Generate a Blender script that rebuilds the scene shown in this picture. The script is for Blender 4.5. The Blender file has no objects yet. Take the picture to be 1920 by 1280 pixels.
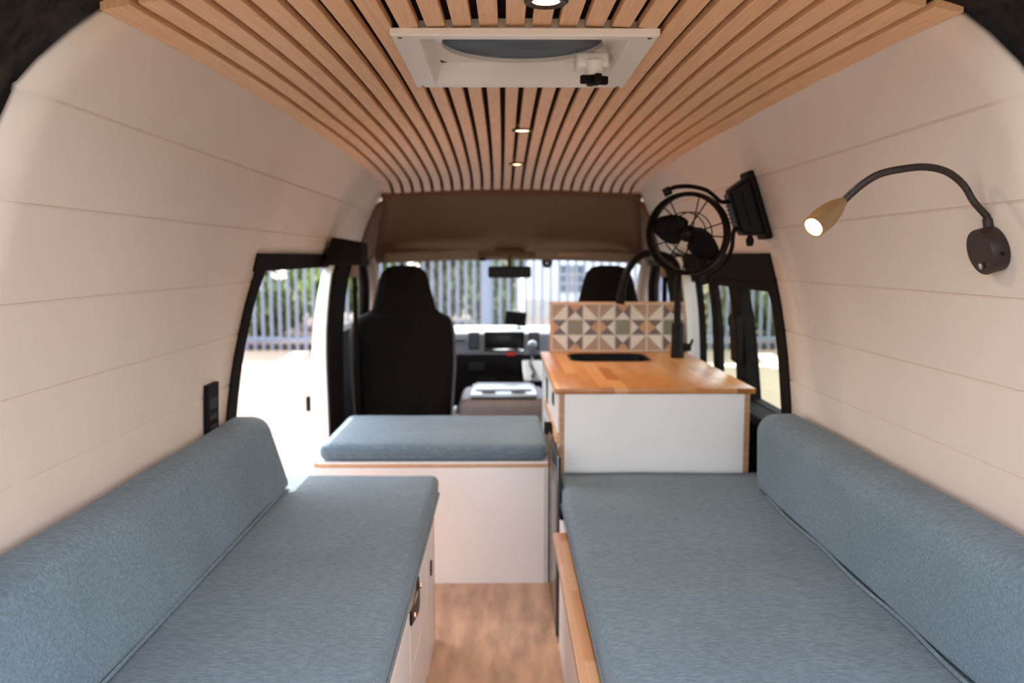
import bpy, bmesh, math, random
from mathutils import Vector, Matrix
random.seed(7)
C = bpy.context.scene
COL = C.collection
PI = math.pi
# ------------------------------------------------------------------ camera
FPX = 1600.0; CAMH = 1.2
yaw = math.atan(16/FPX); pit = math.atan(158/FPX*math.cos(yaw))
cam_d = bpy.data.cameras.new('camera'); cam = bpy.data.objects.new('camera', cam_d); COL.objects.link(cam)
cam.location = (0, 0, CAMH); cam.rotation_euler = (PI/2-pit, 0, -yaw)
cam_d.sensor_width = 36; cam_d.lens = 36*FPX/1920
cam_d.clip_start = .02; cam_d.clip_end = 300
cam_d.dof.use_dof = True; cam_d.dof.focus_distance = 1.5; cam_d.dof.aperture_fstop = 3.4
C.camera = cam
Fv = Vector((math.cos(pit)*math.sin(yaw), math.cos(pit)*math.cos(yaw), -math.sin(pit)))
Rv = Vector((math.cos(yaw), -math.sin(yaw), 0)); Uv = Rv.cross(Fv)
def ray(px, py): return Fv + Rv*((px-960)/FPX) + Uv*((640-py)/FPX)
def atY(px, py, y):
    r = ray(px, py); return Vector((0, 0, CAMH)) + r*(y/r.y)
def atX(px, py, x):
    r = ray(px, py); return Vector((0, 0, CAMH)) + r*(x/r.x)
def atZ(px, py, z):
    r = ray(px, py); return Vector((0, 0, CAMH)) + r*((z-CAMH)/r.z)
# ------------------------------------------------------------------ world, sun, exposure
w = bpy.data.worlds.new('sky'); C.world = w; w.use_nodes = True
nt = w.node_tree; nt.nodes.clear()
wo = nt.nodes.new('ShaderNodeOutputWorld'); wb = nt.nodes.new('ShaderNodeBackground')
sky = nt.nodes.new('ShaderNodeTexSky'); sky.sky_type = 'NISHITA'; sky.sun_disc = False
sky.sun_elevation = math.radians(58); sky.sun_rotation = math.radians(-25); sky.air_density = 1.0; sky.dust_density = 2.5
mixw = nt.nodes.new('ShaderNodeMix'); mixw.data_type = 'RGBA'
mixw.inputs[0].default_value = .18; mixw.inputs[7].default_value = (9.0, 8.4, 7.7, 1)
nt.links.new(sky.outputs[0], mixw.inputs[6]); nt.links.new(mixw.outputs[2], wb.inputs[0]); nt.links.new(wb.outputs[0], wo.inputs[0])
wb.inputs[1].default_value = .62
sd = bpy.data.lights.new('sun', 'SUN'); sun = bpy.data.objects.new('sun', sd); COL.objects.link(sun)
sd.energy = 6.0; sd.color = (1, .93, .82); sd.angle = math.radians(.6)
sun.rotation_euler = (math.radians(-24), math.radians(-18), 0)
C.view_settings.view_transform = 'Standard'; C.view_settings.look = 'None'
C.view_settings.gamma = 1; C.view_settings.use_curve_mapping = False
C.view_settings.exposure = 0.82
C.cycles.use_denoising = True
C.cycles.max_bounces = 10; C.cycles.diffuse_bounces = 6; C.cycles.glossy_bounces = 4
C.cycles.transparent_max_bounces = 16; C.cycles.sample_clamp_indirect = 6
# ------------------------------------------------------------------ helpers
M = {}
def mat(name, col=(.8,.8,.8), rough=.5, metal=0, emit=None, es=0, noise=None, bump=None, spec=.5, coat=0, sheen=0):
    m = bpy.data.materials.new(name); m.use_nodes = True; n = m.node_tree; b = n.nodes['Principled BSDF']
    b.inputs['Base Color'].default_value = (*col, 1); b.inputs['Roughness'].default_value = rough
    b.inputs['Metallic'].default_value = metal; b.inputs['Specular IOR Level'].default_value = spec
    b.inputs['Coat Weight'].default_value = coat; b.inputs['Sheen Weight'].default_value = sheen
    if emit: b.inputs['Emission Color'].default_value = (*emit, 1); b.inputs['Emission Strength'].default_value = es
    tc = n.nodes.new('ShaderNodeTexCoord'); mp = n.nodes.new('ShaderNodeMapping'); n.links.new(tc.outputs['Object'], mp.inputs[0])
    if noise:   # (scale, amount of darkening, stretch)
        sc, am, st = noise
        mp.inputs['Scale'].default_value = st
        t = n.nodes.new('ShaderNodeTexNoise'); t.inputs['Scale'].default_value = sc; t.inputs['Detail'].default_value = 5
        n.links.new(mp.outputs[0], t.inputs[0])
        r = n.nodes.new('ShaderNodeValToRGB'); n.links.new(t.outputs[0], r.inputs[0])
        r.color_ramp.elements[0].position = .3; r.color_ramp.elements[1].position = .7
        r.color_ramp.elements[0].color = (*[c*(1-am) for c in col], 1); r.color_ramp.elements[1].color = (*[min(1, c*(1+am)) for c in col], 1)
        n.links.new(r.outputs[0], b.inputs['Base Color'])
    if bump:
        t2 = n.nodes.new('ShaderNodeTexNoise'); t2.inputs['Scale'].default_value = bump[0]; t2.inputs['Detail'].default_value = 3
        n.links.new(tc.outputs['Object'], t2.inputs[0]); bp = n.nodes.new('ShaderNodeBump')
        bp.inputs['Strength'].default_value = bump[1]; bp.inputs['Distance'].default_value = .002
        n.links.new(t2.outputs[0], bp.inputs['Height']); n.links.new(bp.outputs[0], b.inputs['Normal'])
    M[name] = m; return m
ONE = (1, 1, 1)
mat('wall', (.70, .580, .495), .55, noise=(3, .03, ONE))
mat('cabinet', (.84, .79, .735), .38, noise=(4, .015, ONE))
mat('cabinet_dark_gap', (.02, .018, .016), .8)
mat('felt', (.006, .003, .002), .95, spec=.1)
mat('carpet', (.028, .021, .018), .95, spec=.1, noise=(28, .6, ONE), bump=(160, .6))
mat('headliner', (.20, .105, .058), .9, spec=.2, noise=(60, .05, ONE), bump=(400, .2))
mat('visor', (.36, .25, .18), .85, noise=(60, .04, ONE))
mat('pillar_beige', (.30, .20, .15), .8, noise=(20, .04, ONE))
mat('black_trim', (.008, .005, .004), .8, spec=.1, noise=(30, .3, ONE), bump=(300, .3))
mat('black_plastic', (.007, .004, .003), .55, spec=.12, noise=(20, .2, ONE))
mat('black_metal', (.008, .005, .004), .45, noise=(20, .15, ONE), spec=.12)
mat('sink_black', (.006, .004, .003), .5, spec=.12, noise=(50, .3, ONE))
mat('lamp_metal', (.028, .015, .012), .45, spec=.35, noise=(40, .15, ONE))
mat('lamp_head', (.30, .155, .065), .36, metal=.4, noise=(40, .1, ONE), spec=.7)
mat('seat_black', (.0055, .0032, .0028), .9, spec=.15, noise=(50, .3, ONE), bump=(500, .4))
mat('seat_piping', (.10, .08, .08), .7, noise=(50, .1, ONE))
mat('console_vinyl', (.16, .125, .115), .55, noise=(20, .1, ONE), bump=(300, .2))
mat('silver_plastic', (.38, .40, .41), .30, metal=.3, noise=(15, .04, ONE))
mat('dash_grey', (.34, .36, .38), .5, noise=(20, .06, ONE), bump=(500, .2))
mat('dash_dark', (.009, .005, .004), .7, spec=.25, noise=(20, .2, ONE))
mat('screen', (.010, .007, .008), .35, spec=.3, noise=(5, .1, ONE))
mat('chrome', (.75, .76, .78), .15, metal=1, noise=(10, .02, ONE))
mat('white_plastic', (.82, .76, .70), .35, noise=(10, .015, ONE))
mat('white_paint', (.86, .83, .77), .25, noise=(3, .01, ONE), coat=.5)
mat('red_plastic', (.55, .02, .015), .4, emit=(.6, .02, .01), es=.15, noise=(30, .1, ONE))
mat('leather', (.055, .028, .018), .5, noise=(40, .3, ONE), bump=(200, .4))
mat('copper', (.75, .40, .25), .3, metal=1, noise=(40, .05, ONE))
mat('ply_edge', (.58, .33, .18), .6, noise=(22, .18, (1, 1, 8)))
mat('fridge_black', (.014, .012, .013), .16, noise=(10, .1, ONE), spec=.9)
mat('tile_white', (.66, .57, .49), .35, noise=(120, .05, ONE))
mat('tile_tan', (.36, .225, .15), .4, noise=(120, .08, ONE))
mat('tile_orange', (.50, .25, .11), .4, noise=(120, .08, ONE))
mat('tile_dark', (.125, .095, .095), .4, noise=(120, .08, ONE))
mat('tile_olive', (.215, .185, .135), .4, noise=(120, .08, ONE))
mat('grout', (.60, .50, .42), .8, noise=(80, .05, ONE))
mat('led', (1, 1, 1), .4, emit=(1, .60, .28), es=5, noise=(10, .01, ONE))
mat('reflector', (.9, .8, .7), .15, metal=1, noise=(30, .02, ONE))
mat('asphalt', (.140, .110, .078), .9, noise=(1.5, .07, (1, 3, 1)), bump=(90, .4))
mat('line_paint', (.80, .77, .68), .8, noise=(9, .05, ONE))
mat('garden_soil', (.085, .055, .040), .95, noise=(5, .3, ONE), bump=(30, .6))
mat('fence_steel', (.19, .205, .26), .45, metal=.2, noise=(8, .06, ONE))
mat('house_wall', (.84, .83, .78), .85, noise=(2, .03, ONE))
mat('house_base', (.62, .56, .46), .85, noise=(3, .05, ONE))
mat('house_roof', (.30, .22, .20), .85, noise=(4, .2, (1, 6, 1)))
mat('window_dark', (.10, .11, .15), .2, noise=(3, .3, ONE))
mat('bark', (.12, .08, .05), .9, noise=(12, .3, (1, 1, .3)))
mat('leaf_green', (.30, .36, .06), .6, noise=(9, .45, ONE))
mat('leaf_dark', (.13, .155, .045), .65, noise=(9, .5, ONE))
mat('leaf_olive', (.25, .235, .11), .65, noise=(9, .45, ONE))
mat('screen_mesh', (.04, .078, .12), .45, noise=(9, .5, (1, 4, 1)))  # blue in the colour stands in for sky reflected behind the mesh
mat('mirror_face', (.012, .010, .010), .35, spec=.15, noise=(10, .1, ONE))

def fabric(name, c1, c2, c3):
    m = mat(name, c2, .95, sheen=.08, spec=.25); n = m.node_tree; b = n.nodes['Principled BSDF']
    tc = n.nodes['Texture Coordinate']
    def nz(scale, st, det=4):
        mp = n.nodes.new('ShaderNodeMapping'); mp.inputs['Scale'].default_value = st; n.links.new(tc.outputs['Object'], mp.inputs[0])
        t = n.nodes.new('ShaderNodeTexNoise'); t.inputs['Scale'].default_value = scale; t.inputs['Detail'].default_value = det
        n.links.new(mp.outputs[0], t.inputs[0]); return t
    a = nz(170, (.30, 1, 1)); a2 = nz(600, (1, 1, 1), 2); a3 = nz(5, (1, 1, 1))
    ad = n.nodes.new('ShaderNodeMath'); ad.operation = 'ADD'; n.links.new(a.outputs[0], ad.inputs[0]); n.links.new(a2.outputs[0], ad.inputs[1])
    ad2 = n.nodes.new('ShaderNodeMath'); ad2.operation = 'MULTIPLY_ADD'; n.links.new(a3.outputs[0], ad2.inputs[0]); ad2.inputs[1].default_value = .35
    n.links.new(ad.outputs[0], ad2.inputs[2])
    hf = n.nodes.new('ShaderNodeMath'); hf.operation = 'MULTIPLY'; n.links.new(ad2.outputs[0], hf.inputs[0]); hf.inputs[1].default_value = 1/2.35
    r = n.nodes.new('ShaderNodeValToRGB'); n.links.new(hf.outputs[0], r.inputs[0])
    e = r.color_ramp.elements; e[0].position = .41; e[0].color = (*c1, 1); e[1].position = .60; e[1].color = (*c3, 1)
    k = r.color_ramp.elements.new(.5); k.color = (*c2, 1)
    n.links.new(r.outputs[0], b.inputs['Base Color'])
    bp = n.nodes.new('ShaderNodeBump'); bp.inputs['Strength'].default_value = .35; bp.inputs['Distance'].default_value = .001
    n.links.new(a2.outputs[0], bp.inputs['Height']); n.links.new(bp.outputs[0], b.inputs['Normal'])
fabric('blue_fabric', (.103, .142, .168), (.135, .182, .212), (.178, .236, .271))

def wood_blocks(name, cols, bw, bl, rough=.35, grain=.12, mortar=.0, gsc=(40, 2, 40)):
    """staves running along Y: bw wide, bl long"""
    m = mat(name, cols[0], rough); n = m.node_tree; b = n.nodes['Principled BSDF']; tc = n.nodes['Texture Coordinate']
    mp = n.nodes.new('ShaderNodeMapping'); mp.inputs['Rotation'].default_value = (0, 0, PI/2); n.links.new(tc.outputs['Object'], mp.inputs[0])
    br = n.nodes.new('ShaderNodeTexBrick'); n.links.new(mp.outputs[0], br.inputs[0])
    br.inputs['Scale'].default_value = 1; br.inputs['Brick Width'].default_value = bl; br.inputs['Row Height'].default_value = bw
    br.inputs['Mortar Size'].default_value = mortar; br.inputs['Color1'].default_value = (0, 0, 0, 1); br.inputs['Color2'].default_value = (1, 1, 1, 1)
    br.inputs['Mortar'].default_value = (0, 0, 0, 1)
    r = n.nodes.new('ShaderNodeValToRGB'); n.links.new(br.outputs[0], r.inputs[0])
    el = r.color_ramp.elements; el[0].color = (*cols[0], 1); el[1].color = (*cols[-1], 1)
    for i, c in enumerate(cols[1:-1]):
        x = r.color_ramp.elements.new((i+1)/(len(cols)-1)); x.color = (*c, 1)
    g = n.nodes.new('ShaderNodeMapping'); g.inputs['Scale'].default_value = gsc; n.links.new(tc.outputs['Object'], g.inputs[0])
    t = n.nodes.new('ShaderNodeTexNoise'); t.inputs['Scale'].default_value = 1; t.inputs['Detail'].default_value = 6; n.links.new(g.outputs[0], t.inputs[0])
    mr = n.nodes.new('ShaderNodeMapRange'); n.links.new(t.outputs[0], mr.inputs[0]); mr.inputs[3].default_value = 1-grain; mr.inputs[4].default_value = 1+grain
    mr.inputs[1].default_value = .3; mr.inputs[2].default_value = .7
    mx = n.nodes.new('ShaderNodeVectorMath'); mx.operation = 'SCALE'; n.links.new(r.outputs[0], mx.inputs[0]); n.links.new(mr.outputs[0], mx.inputs['Scale'])
    n.links.new(mx.outputs[0], b.inputs['Base Color'])
    return m
wood_blocks('butcher', [(.46, .165, .040), (.56, .24, .070), (.40, .13, .030), (.60, .28, .095), (.50, .19, .05)], .045, .34, rough=.36, grain=.10)
wood_blocks('ledge_wood', [(.56, .26, .11), (.68, .40, .22), (.50, .20, .07), (.64, .34, .17)], .06, .36, rough=.4, grain=.08)
wood_blocks('floor_wood', [(.47, .28, .185), (.54, .34, .23), (.42, .245, .155), (.50, .31, .20)], .16, .9, rough=.42, grain=.30, mortar=.0015, gsc=(22, 5, 22))
def oak():
    m = mat('oak_slat', (.46, .25, .13), .5); n = m.node_tree; b = n.nodes['Principled BSDF']; tc = n.nodes['Texture Coordinate']
    geo = n.nodes.new('ShaderNodeNewGeometry')
    cmb = n.nodes.new('ShaderNodeVectorMath'); cmb.operation = 'SCALE'; cmb.inputs[0].default_value = (13, 17, 7); n.links.new(geo.outputs['Random Per Island'], cmb.inputs['Scale'])
    g = n.nodes.new('ShaderNodeMapping'); g.inputs['Scale'].default_value = (260, 9, 60); n.links.new(tc.outputs['Object'], g.inputs[0])
    add = n.nodes.new('ShaderNodeVectorMath'); n.links.new(g.outputs[0], add.inputs[0]); n.links.new(cmb.outputs[0], add.inputs[1])
    t = n.nodes.new('ShaderNodeTexNoise'); t.inputs['Scale'].default_value = 1; t.inputs['Detail'].default_value = 5; n.links.new(add.outputs[0], t.inputs[0])
    r = n.nodes.new('ShaderNodeValToRGB'); n.links.new(t.outputs[0], r.inputs[0])
    e = r.color_ramp.elements; e[0].position = .3; e[0].color = (.76, .42, .215, 1); e[1].position = .7; e[1].color = (.90, .54, .30, 1)
    n.links.new(r.outputs[0], b.inputs['Base Color'])
oak()
def glass(name, tint, refl=1.0):
    m = bpy.data.materials.new(name); m.use_nodes = True; n = m.node_tree; n.nodes.clear()
    o = n.nodes.new('ShaderNodeOutputMaterial'); tr = n.nodes.new('ShaderNodeBsdfTransparent'); tr.inputs[0].default_value = (*tint, 1)
    gl = n.nodes.new('ShaderNodeBsdfGlossy'); gl.inputs['Roughness'].default_value = .02
    lw = n.nodes.new('ShaderNodeLayerWeight'); lw.inputs[0].default_value = .5; mx = n.nodes.new('ShaderNodeMixShader')
    pw = n.nodes.new('ShaderNodeMath'); pw.operation = 'POWER'; n.links.new(lw.outputs['Facing'], pw.inputs[0]); pw.inputs[1].default_value = 6
    fr = n.nodes.new('ShaderNodeMath'); fr.operation = 'MULTIPLY_ADD'; n.links.new(pw.outputs[0], fr.inputs[0]); fr.inputs[1].default_value = .35; fr.inputs[2].default_value = .04
    n.links.new(fr.outputs[0], mx.inputs[0]); n.links.new(tr.outputs[0], mx.inputs[1]); n.links.new(gl.outputs[0], mx.inputs[2]); n.links.new(mx.outputs[0], o.inputs[0])
    M[name] = m
glass('windshield_glass', (.93, .97, .97)); glass('tinted_glass', (.72, .78, .66))

# ---- mesh building (world coordinates; origins are set when linking)
WL = {}
def link(name, bm, m, parent=None, origin=None, smooth=False, mats=None):
    bmesh.ops.recalc_face_normals(bm, faces=bm.faces[:])
    me = bpy.data.meshes.new(name)
    if parent is not None: base = WL[parent]; org = base
    else:
        vs = [v.co for v in bm.verts]
        base = Vector(((min(v.x for v in vs)+max(v.x for v in vs))/2, (min(v.y for v in vs)+max(v.y for v in vs))/2, min(v.z for v in vs))) if origin is None else Vector(origin)
        org = base
    for v in bm.verts: v.co -= org
    bm.to_mesh(me); bm.free()
    o = bpy.data.objects.new(name, me); COL.objects.link(o)
    for mm in (mats or [m]): me.materials.append(M[mm])
    if smooth:
        for p in me.polygons: p.use_smooth = True
        me.set_sharp_from_angle(angle=math.radians(smooth if smooth is not True else 40))
    if parent is not None: o.parent = parent; WL[o] = base
    else: o.location = org; WL[o] = org
    return o
def thing(name, label, cat, loc, group=None):
    o = bpy.data.objects.new(name, None); COL.objects.link(o); o.location = loc; WL[o] = Vector(loc)
    o.empty_display_size = .05
    o['label'] = label; o['category'] = cat
    if group: o['group'] = group
    return o
def tag(o, label, cat, group=None, kind=None):
    o['label'] = label; o['category'] = cat
    if group: o['group'] = group
    if kind: o['kind'] = kind
    return o
def struct(o): o['kind'] = 'structure'; return o
def B(): return bmesh.new()
def box(bm, x0, x1, y0, y1, z0, z1, bev=0, seg=2, mi=0, M4=None):
    vs = [bm.verts.new((x, y, z)) for x in (x0, x1) for y in (y0, y1) for z in (z0, z1)]
    fs = [bm.faces.new([vs[i] for i in q]) for q in ((0,1,3,2),(4,6,7,5),(0,4,5,1),(2,3,7,6),(0,2,6,4),(1,5,7,3))]
    for f in fs: f.material_index = mi
    if bev:
        es = list({e for f in fs for e in f.edges})
        r = bmesh.ops.bevel(bm, geom=es, offset=bev, segments=seg, profile=.5, affect='EDGES')
        vs = list({v for f in r['faces'] for v in f.verts} | {v for v in vs if v.is_valid})
    if M4 is not None: bmesh.ops.transform(bm, matrix=M4, verts=vs)
    return vs
def prism(bm, pts, axis, a, b, bev=0, seg=2):
    """pts polygon in the two other axes (x,z) for axis y, (y,z) for axis x, (x,y) for axis z"""
    def P(p, t): return {'y': (p[0], t, p[1]), 'x': (t, p[0], p[1]), 'z': (p[0], p[1], t)}[axis]
    v0 = [bm.verts.new(P(p, a)) for p in pts]; v1 = [bm.verts.new(P(p, b)) for p in pts]; n = len(pts)
    fs = [bm.faces.new(v0[::-1]), bm.faces.new(v1)] + [bm.faces.new((v0[i], v0[(i+1)%n], v1[(i+1)%n], v1[i])) for i in range(n)]
    if bev:
        es = list({e for f in fs for e in f.edges}); bmesh.ops.bevel(bm, geom=es, offset=bev, segments=seg, profile=.5, affect='EDGES')
def cr(pts, k=8):
    pts = [Vector(p) for p in pts]; out = []
    for i in range(len(pts)-1):
        p0 = pts[max(i-1, 0)]; p1 = pts[i]; p2 = pts[i+1]; p3 = pts[min(i+2, len(pts)-1)]
        for j in range(k):
            t = j/k; out.append(.5*((2*p1)+(-p0+p2)*t+(2*p0-5*p1+4*p2-p3)*t*t+(-p0+3*p1-3*p2+p3)*t**3))
    out.append(pts[-1]); return out
def tube(bm, pts, r, seg=10, closed=False, rib=0):
    n = len(pts); pts = [Vector(p) for p in pts]; rings = []
    up = None
    for i, p in enumerate(pts):
        t = (pts[(i+1) % n]-pts[i-1]) if closed else (pts[min(i+1, n-1)]-pts[max(i-1, 0)])
        t.normalize()
        if up is None: up = Vector((0, 0, 1)) if abs(t.z) < .9 else Vector((1, 0, 0))
        a = (up-t*up.dot(t)).normalized(); up = a; b = t.cross(a)
        rr = r(i/(n-1)) if callable(r) else r
        if rib and i % 2: rr *= 1-rib
        rings.append([bm.verts.new(p+a*math.cos(2*PI*k/seg)*rr+b*math.sin(2*PI*k/seg)*rr) for k in range(seg)])
    for i in range(n if closed else n-1):
        A, Bq = rings[i], rings[(i+1) % n]
        for k in range(seg): bm.faces.new((A[k], A[(k+1) % seg], Bq[(k+1) % seg], Bq[k]))
    if not closed: bm.faces.new(rings[0][::-1]); bm.faces.new(rings[-1])
def lathe(bm, prof, c, ax=(0, 0, 1), seg=32, mi=0):
    """prof [(radius, height)] revolved about axis ax through c"""
    ax = Vector(ax).normalized(); u = ax.orthogonal().normalized(); v = ax.cross(u); c = Vector(c); rings = []
    for r, h in prof:
        if r < 1e-6: rings.append([bm.verts.new(c+ax*h)])
        else: rings.append([bm.verts.new(c+ax*h+u*math.cos(2*PI*k/seg)*r+v*math.sin(2*PI*k/seg)*r) for k in range(seg)])
    for A, Bq in zip(rings, rings[1:]):
        for k in range(seg):
            a0, a1 = A[k % len(A)], A[(k+1) % len(A)]; b0, b1 = Bq[k % len(Bq)], Bq[(k+1) % len(Bq)]
            f = [a0, a1, b1, b0]; f = [x for i, x in enumerate(f) if x not in f[:i]]
            if len(f) > 2: bm.faces.new(f).material_index = mi
def loft(bm, rows):
    R = [[bm.verts.new(p) for p in r] for r in rows]
    for A, Bq in zip(R, R[1:]):
        for k in range(len(A)-1): bm.faces.new((A[k], A[k+1], Bq[k+1], Bq[k]))
    return R
def solid(o, t, off=1):
    s = o.modifiers.new('thickness', 'SOLIDIFY'); s.thickness = t; s.offset = off; return o
def dup(o, dloc=None, parent=None, label=None, mats=None):
    c = o.copy(); COL.objects.link(c)
    if parent is not None: c.parent = parent
    if dloc is not None: c.location = o.location+Vector(dloc)
    if label: c['label'] = label
    for ch in list(o.children): dup(ch, None, c)
    return c

def rrect(x0, x1, y0, y1, r, z, n=6):
    p = []
    for cx_, cy_, a0 in ((x1-r, y1-r, 0), (x0+r, y1-r, PI/2), (x0+r, y0+r, PI), (x1-r, y0+r, 1.5*PI)):
        for k in range(n+1): a = a0+PI/2*k/n; p.append((cx_+r*math.cos(a), cy_+r*math.sin(a), z))
    return p
def cut_hole(o, x0, x1, y0, y1, r, z0, z1):
    bm = B(); lo = [rrect(x0, x1, y0, y1, r, z0), rrect(x0, x1, y0, y1, r, z1)]
    A = [bm.verts.new(p) for p in lo[0]]; Q = [bm.verts.new(p) for p in lo[1]]; n = len(A)
    for k in range(n): bm.faces.new((A[k], A[(k+1) % n], Q[(k+1) % n], Q[k]))
    bm.faces.new(A[::-1]); bm.faces.new(Q); bmesh.ops.recalc_face_normals(bm, faces=bm.faces[:])
    me = bpy.data.meshes.new('cutter'); bm.to_mesh(me); bm.free(); c = bpy.data.objects.new('cutter', me); COL.objects.link(c)
    md = o.modifiers.new('hole', 'BOOLEAN'); md.object = c; md.operation = 'DIFFERENCE'; md.solver = 'EXACT'
    bpy.context.view_layer.update()
    dg = bpy.context.evaluated_depsgraph_get(); new = bpy.data.meshes.new_from_object(o.evaluated_get(dg)); o.modifiers.clear(); o.data = new
    bpy.data.objects.remove(c); bpy.data.meshes.remove(me)
# ------------------------------------------------------------------ van shell profile
PL = [(0,-.83),(.55,-.838),(.811,-.835),(.964,-.822),(1.123,-.797),(1.283,-.752),(1.44,-.690),(1.575,-.603),(1.64,-.55)]
PR = [(0,.90),(.55,.905),(.818,.897),(.971,.885),(1.130,.860),(1.288,.815),(1.439,.765),(1.575,.697),(1.64,.65)]
GL = [.811,.964,1.123,1.283,1.44]; GR = [.818,.971,1.13,1.288,1.439]
def interp(tab, z):
    n = len(tab)
    for i in range(n-1):
        if z <= tab[i+1][0] or i == n-2:
            (z0, x0), (z1, x1) = tab[i], tab[i+1]; h = z1-z0; t = (z-z0)/h
            m0 = (x1-tab[i-1][1])/(z1-tab[i-1][0]) if i > 0 else (x1-x0)/h
            m1 = (tab[i+2][1]-x0)/(tab[i+2][0]-z0) if i < n-2 else (x1-x0)/h
            return (2*t**3-3*t*t+1)*x0+(t**3-2*t*t+t)*h*m0+(-2*t**3+3*t*t)*x1+(t**3-t*t)*h*m1
def WX(side, z): return interp(PL if side < 0 else PR, z)
XC = .035
def zc(Y): return CAMH+.442-.0155*(Y-2.4)**2-(max(0, Y-4.15)**2)*.10
def drop(Y): return .055-.030*max(0, min(1, (Y-2.5)/1.8))
def xedge(side, Y): return WX(side, zc(Y)-drop(Y))
def zroof(u, Y): return zc(Y)-drop(Y)*u*u      # u in -1..1 across
YR, YF = 1.27, 4.56        # rear and front end of the panelling
OPL, OPR = 1.205, 1.205
def yrear(z): return 1.25+.10*max(0, (z-1.42)/.155)**1.5
def yend(side, z):
    if z > OPL-.001: return YF+.03
    t = max(0, min(1, (z-.45)/(1.15-.45)))
    return (2.49+.245*t**1.3) if side < 0 else (2.60+.10*t)
for side, nm, G in ((-1, 'wall_left', GL), (1, 'wall_right', GR)):
    zs = [0, .2, .4, .55, .68, .76, .89, 1.04, 1.08, 1.2, 1.204, 1.2055, 1.25, 1.33, 1.38, 1.48, 1.53, 1.575, 1.61, 1.64]
    pts = [(z, 0) for z in zs]
    for g in G: pts += [(g-.0030, 0), (g-.0004, .0035), (g+.0004, .0035), (g+.0024, 0)]
    pts = sorted(pts)
    bm = B(); ny = 13; R = []
    for z, d in pts:      # boards stop at the door frame below the opening line, above it they run on to the cab
        x = WX(side, z)+side*d; yr = yrear(z); yd = yend(side, min(z, 1.2)); up = z > 1.2045
        R.append(([bm.verts.new((x, yr+(yd-yr)*k/ny, z)) for k in range(ny+1)]+([bm.verts.new((x, yd+(YF+.03-yd)*k/6, z)) for k in range(1, 7)] if up else []), up))
    for (A, ua), (Q, uq) in zip(R, R[1:]):
        for k in range((ny+6) if ua and uq else ny): bm.faces.new((A[k], A[k+1], Q[k+1], Q[k]))
    o = link(nm, bm, 'wall', origin=(0, 0, 0), smooth=28); struct(o); solid(o, .010, 1)
    # make sure the thickness grows outward
    bm2 = bmesh.new(); bm2.from_mesh(o.data)
    f = max(bm2.faces, key=lambda q: q.calc_area())
    for f in bm2.faces:
        if f.normal.x*side > 0: f.normal_flip()
    bm2.to_mesh(o.data); bm2.free(); o.modifiers['thickness'].offset = -1
# floor
bm = B(); box(bm, -.83, .90, .55, 4.0, -.03, 0); struct(link('floor', bm, 'floor_wood', origin=(.01, .03, 0)))
# ceiling felt + oak slats
bm = B(); rows = []
for i in range(25):
    Y = 1.30+(YF-1.30)*i/24; xl, xr = xedge(-1, Y)-.03, xedge(1, Y)+.03
    rows.append([(xl+(xr-xl)*k/20, Y, zroof(k/10-1, Y)+.016) for k in range(21)])
loft(bm, rows); ceil = struct(link('ceiling', bm, 'felt', origin=(0, 0, 0))); solid(ceil, .02, 1)
VX0, VX1, VY0, VY1 = -.212, .294, 1.645, 2.135
cut_hole(ceil, VX0+.04, VX1-.04, VY0+.026, VY1-.026, .01, 1.5, 1.8)
bm = B(); NS = 26
for s in range(NS):
    def slat(Ya, Yb, s=s):
        n = max(4, int((Yb-Ya)/.1)); R = []
        for i in range(n+1):
            Y = Ya+(Yb-Ya)*i/n; xl, xr = xedge(-1, Y)+.002, xedge(1, Y)-.002; p = (xr-xl)/NS
            a = xl+p*s+p*.15; b = a+p*.70
            if s == 0: a = xl
            if s == NS-1: b = xr
            ua, ub = 2*(a-xl)/(xr-xl)-1, 2*(b-xl)/(xr-xl)-1
            za, zb = zroof(ua, Y), zroof(ub, Y); c = .0012
            R.append([bm.verts.new(q) for q in ((a, Y, za+.016), (a, Y, za+c), (a+c, Y, za), (b-c, Y, zb), (b, Y, zb+c), (b, Y, zb+.016))])
        for A, Bq in zip(R, R[1:]):
            for k in range(5): bm.faces.new((A[k], A[k+1], Bq[k+1], Bq[k]))
            bm.faces.new((A[5], A[0], Bq[0], Bq[5]))
        bm.faces.new(R[0]); bm.faces.new(R[-1][::-1])
    Ym = 1.9; xl, xr = xedge(-1, Ym), xedge(1, Ym); p = (xr-xl)/NS; xm = xl+p*(s+.5)
    if VX0+.035 < xm < VX1-.035: slat(1.33, VY0+.02); slat(VY1-.02, YF)
    else: slat(1.33, YF)
link('slats', bm, 'oak_slat', parent=ceil)
# rear carpet lined corners of the body (around the tailgate opening)
for side in (-1, 1):
    bm = B(); rows = []
    for Y, off, inn in ((1.42, .05, 0), (1.27, .035, .0), (1.18, .03, .03), (1.08, .03, .07), (.95, .03, .12)):
        row = []
        zz = [.3, .6, .8, 1.0, 1.15, 1.25, 1.33, 1.40, 1.46, 1.50, 1.54, 1.57]
        for z in zz:
            f = max(0, min(1, (z-1.33)/.24)); row.append((WX(side, z)+side*(off-inn*f), Y, z))
        zt = zc(1.33)+.012-inn*.35
        row += [(XC+side*.60, Y, zt-.035), (XC+side*.50, Y, zt), (XC+side*.25, Y, zt+.012), (XC, Y, zt+.016)]
        rows.append(row)
    loft(bm, rows); o = struct(link('trim_1' if side < 0 else 'trim_2', bm, 'carpet', origin=(0, 0, 0), smooth=60)); solid(o, .012, 0)
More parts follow.
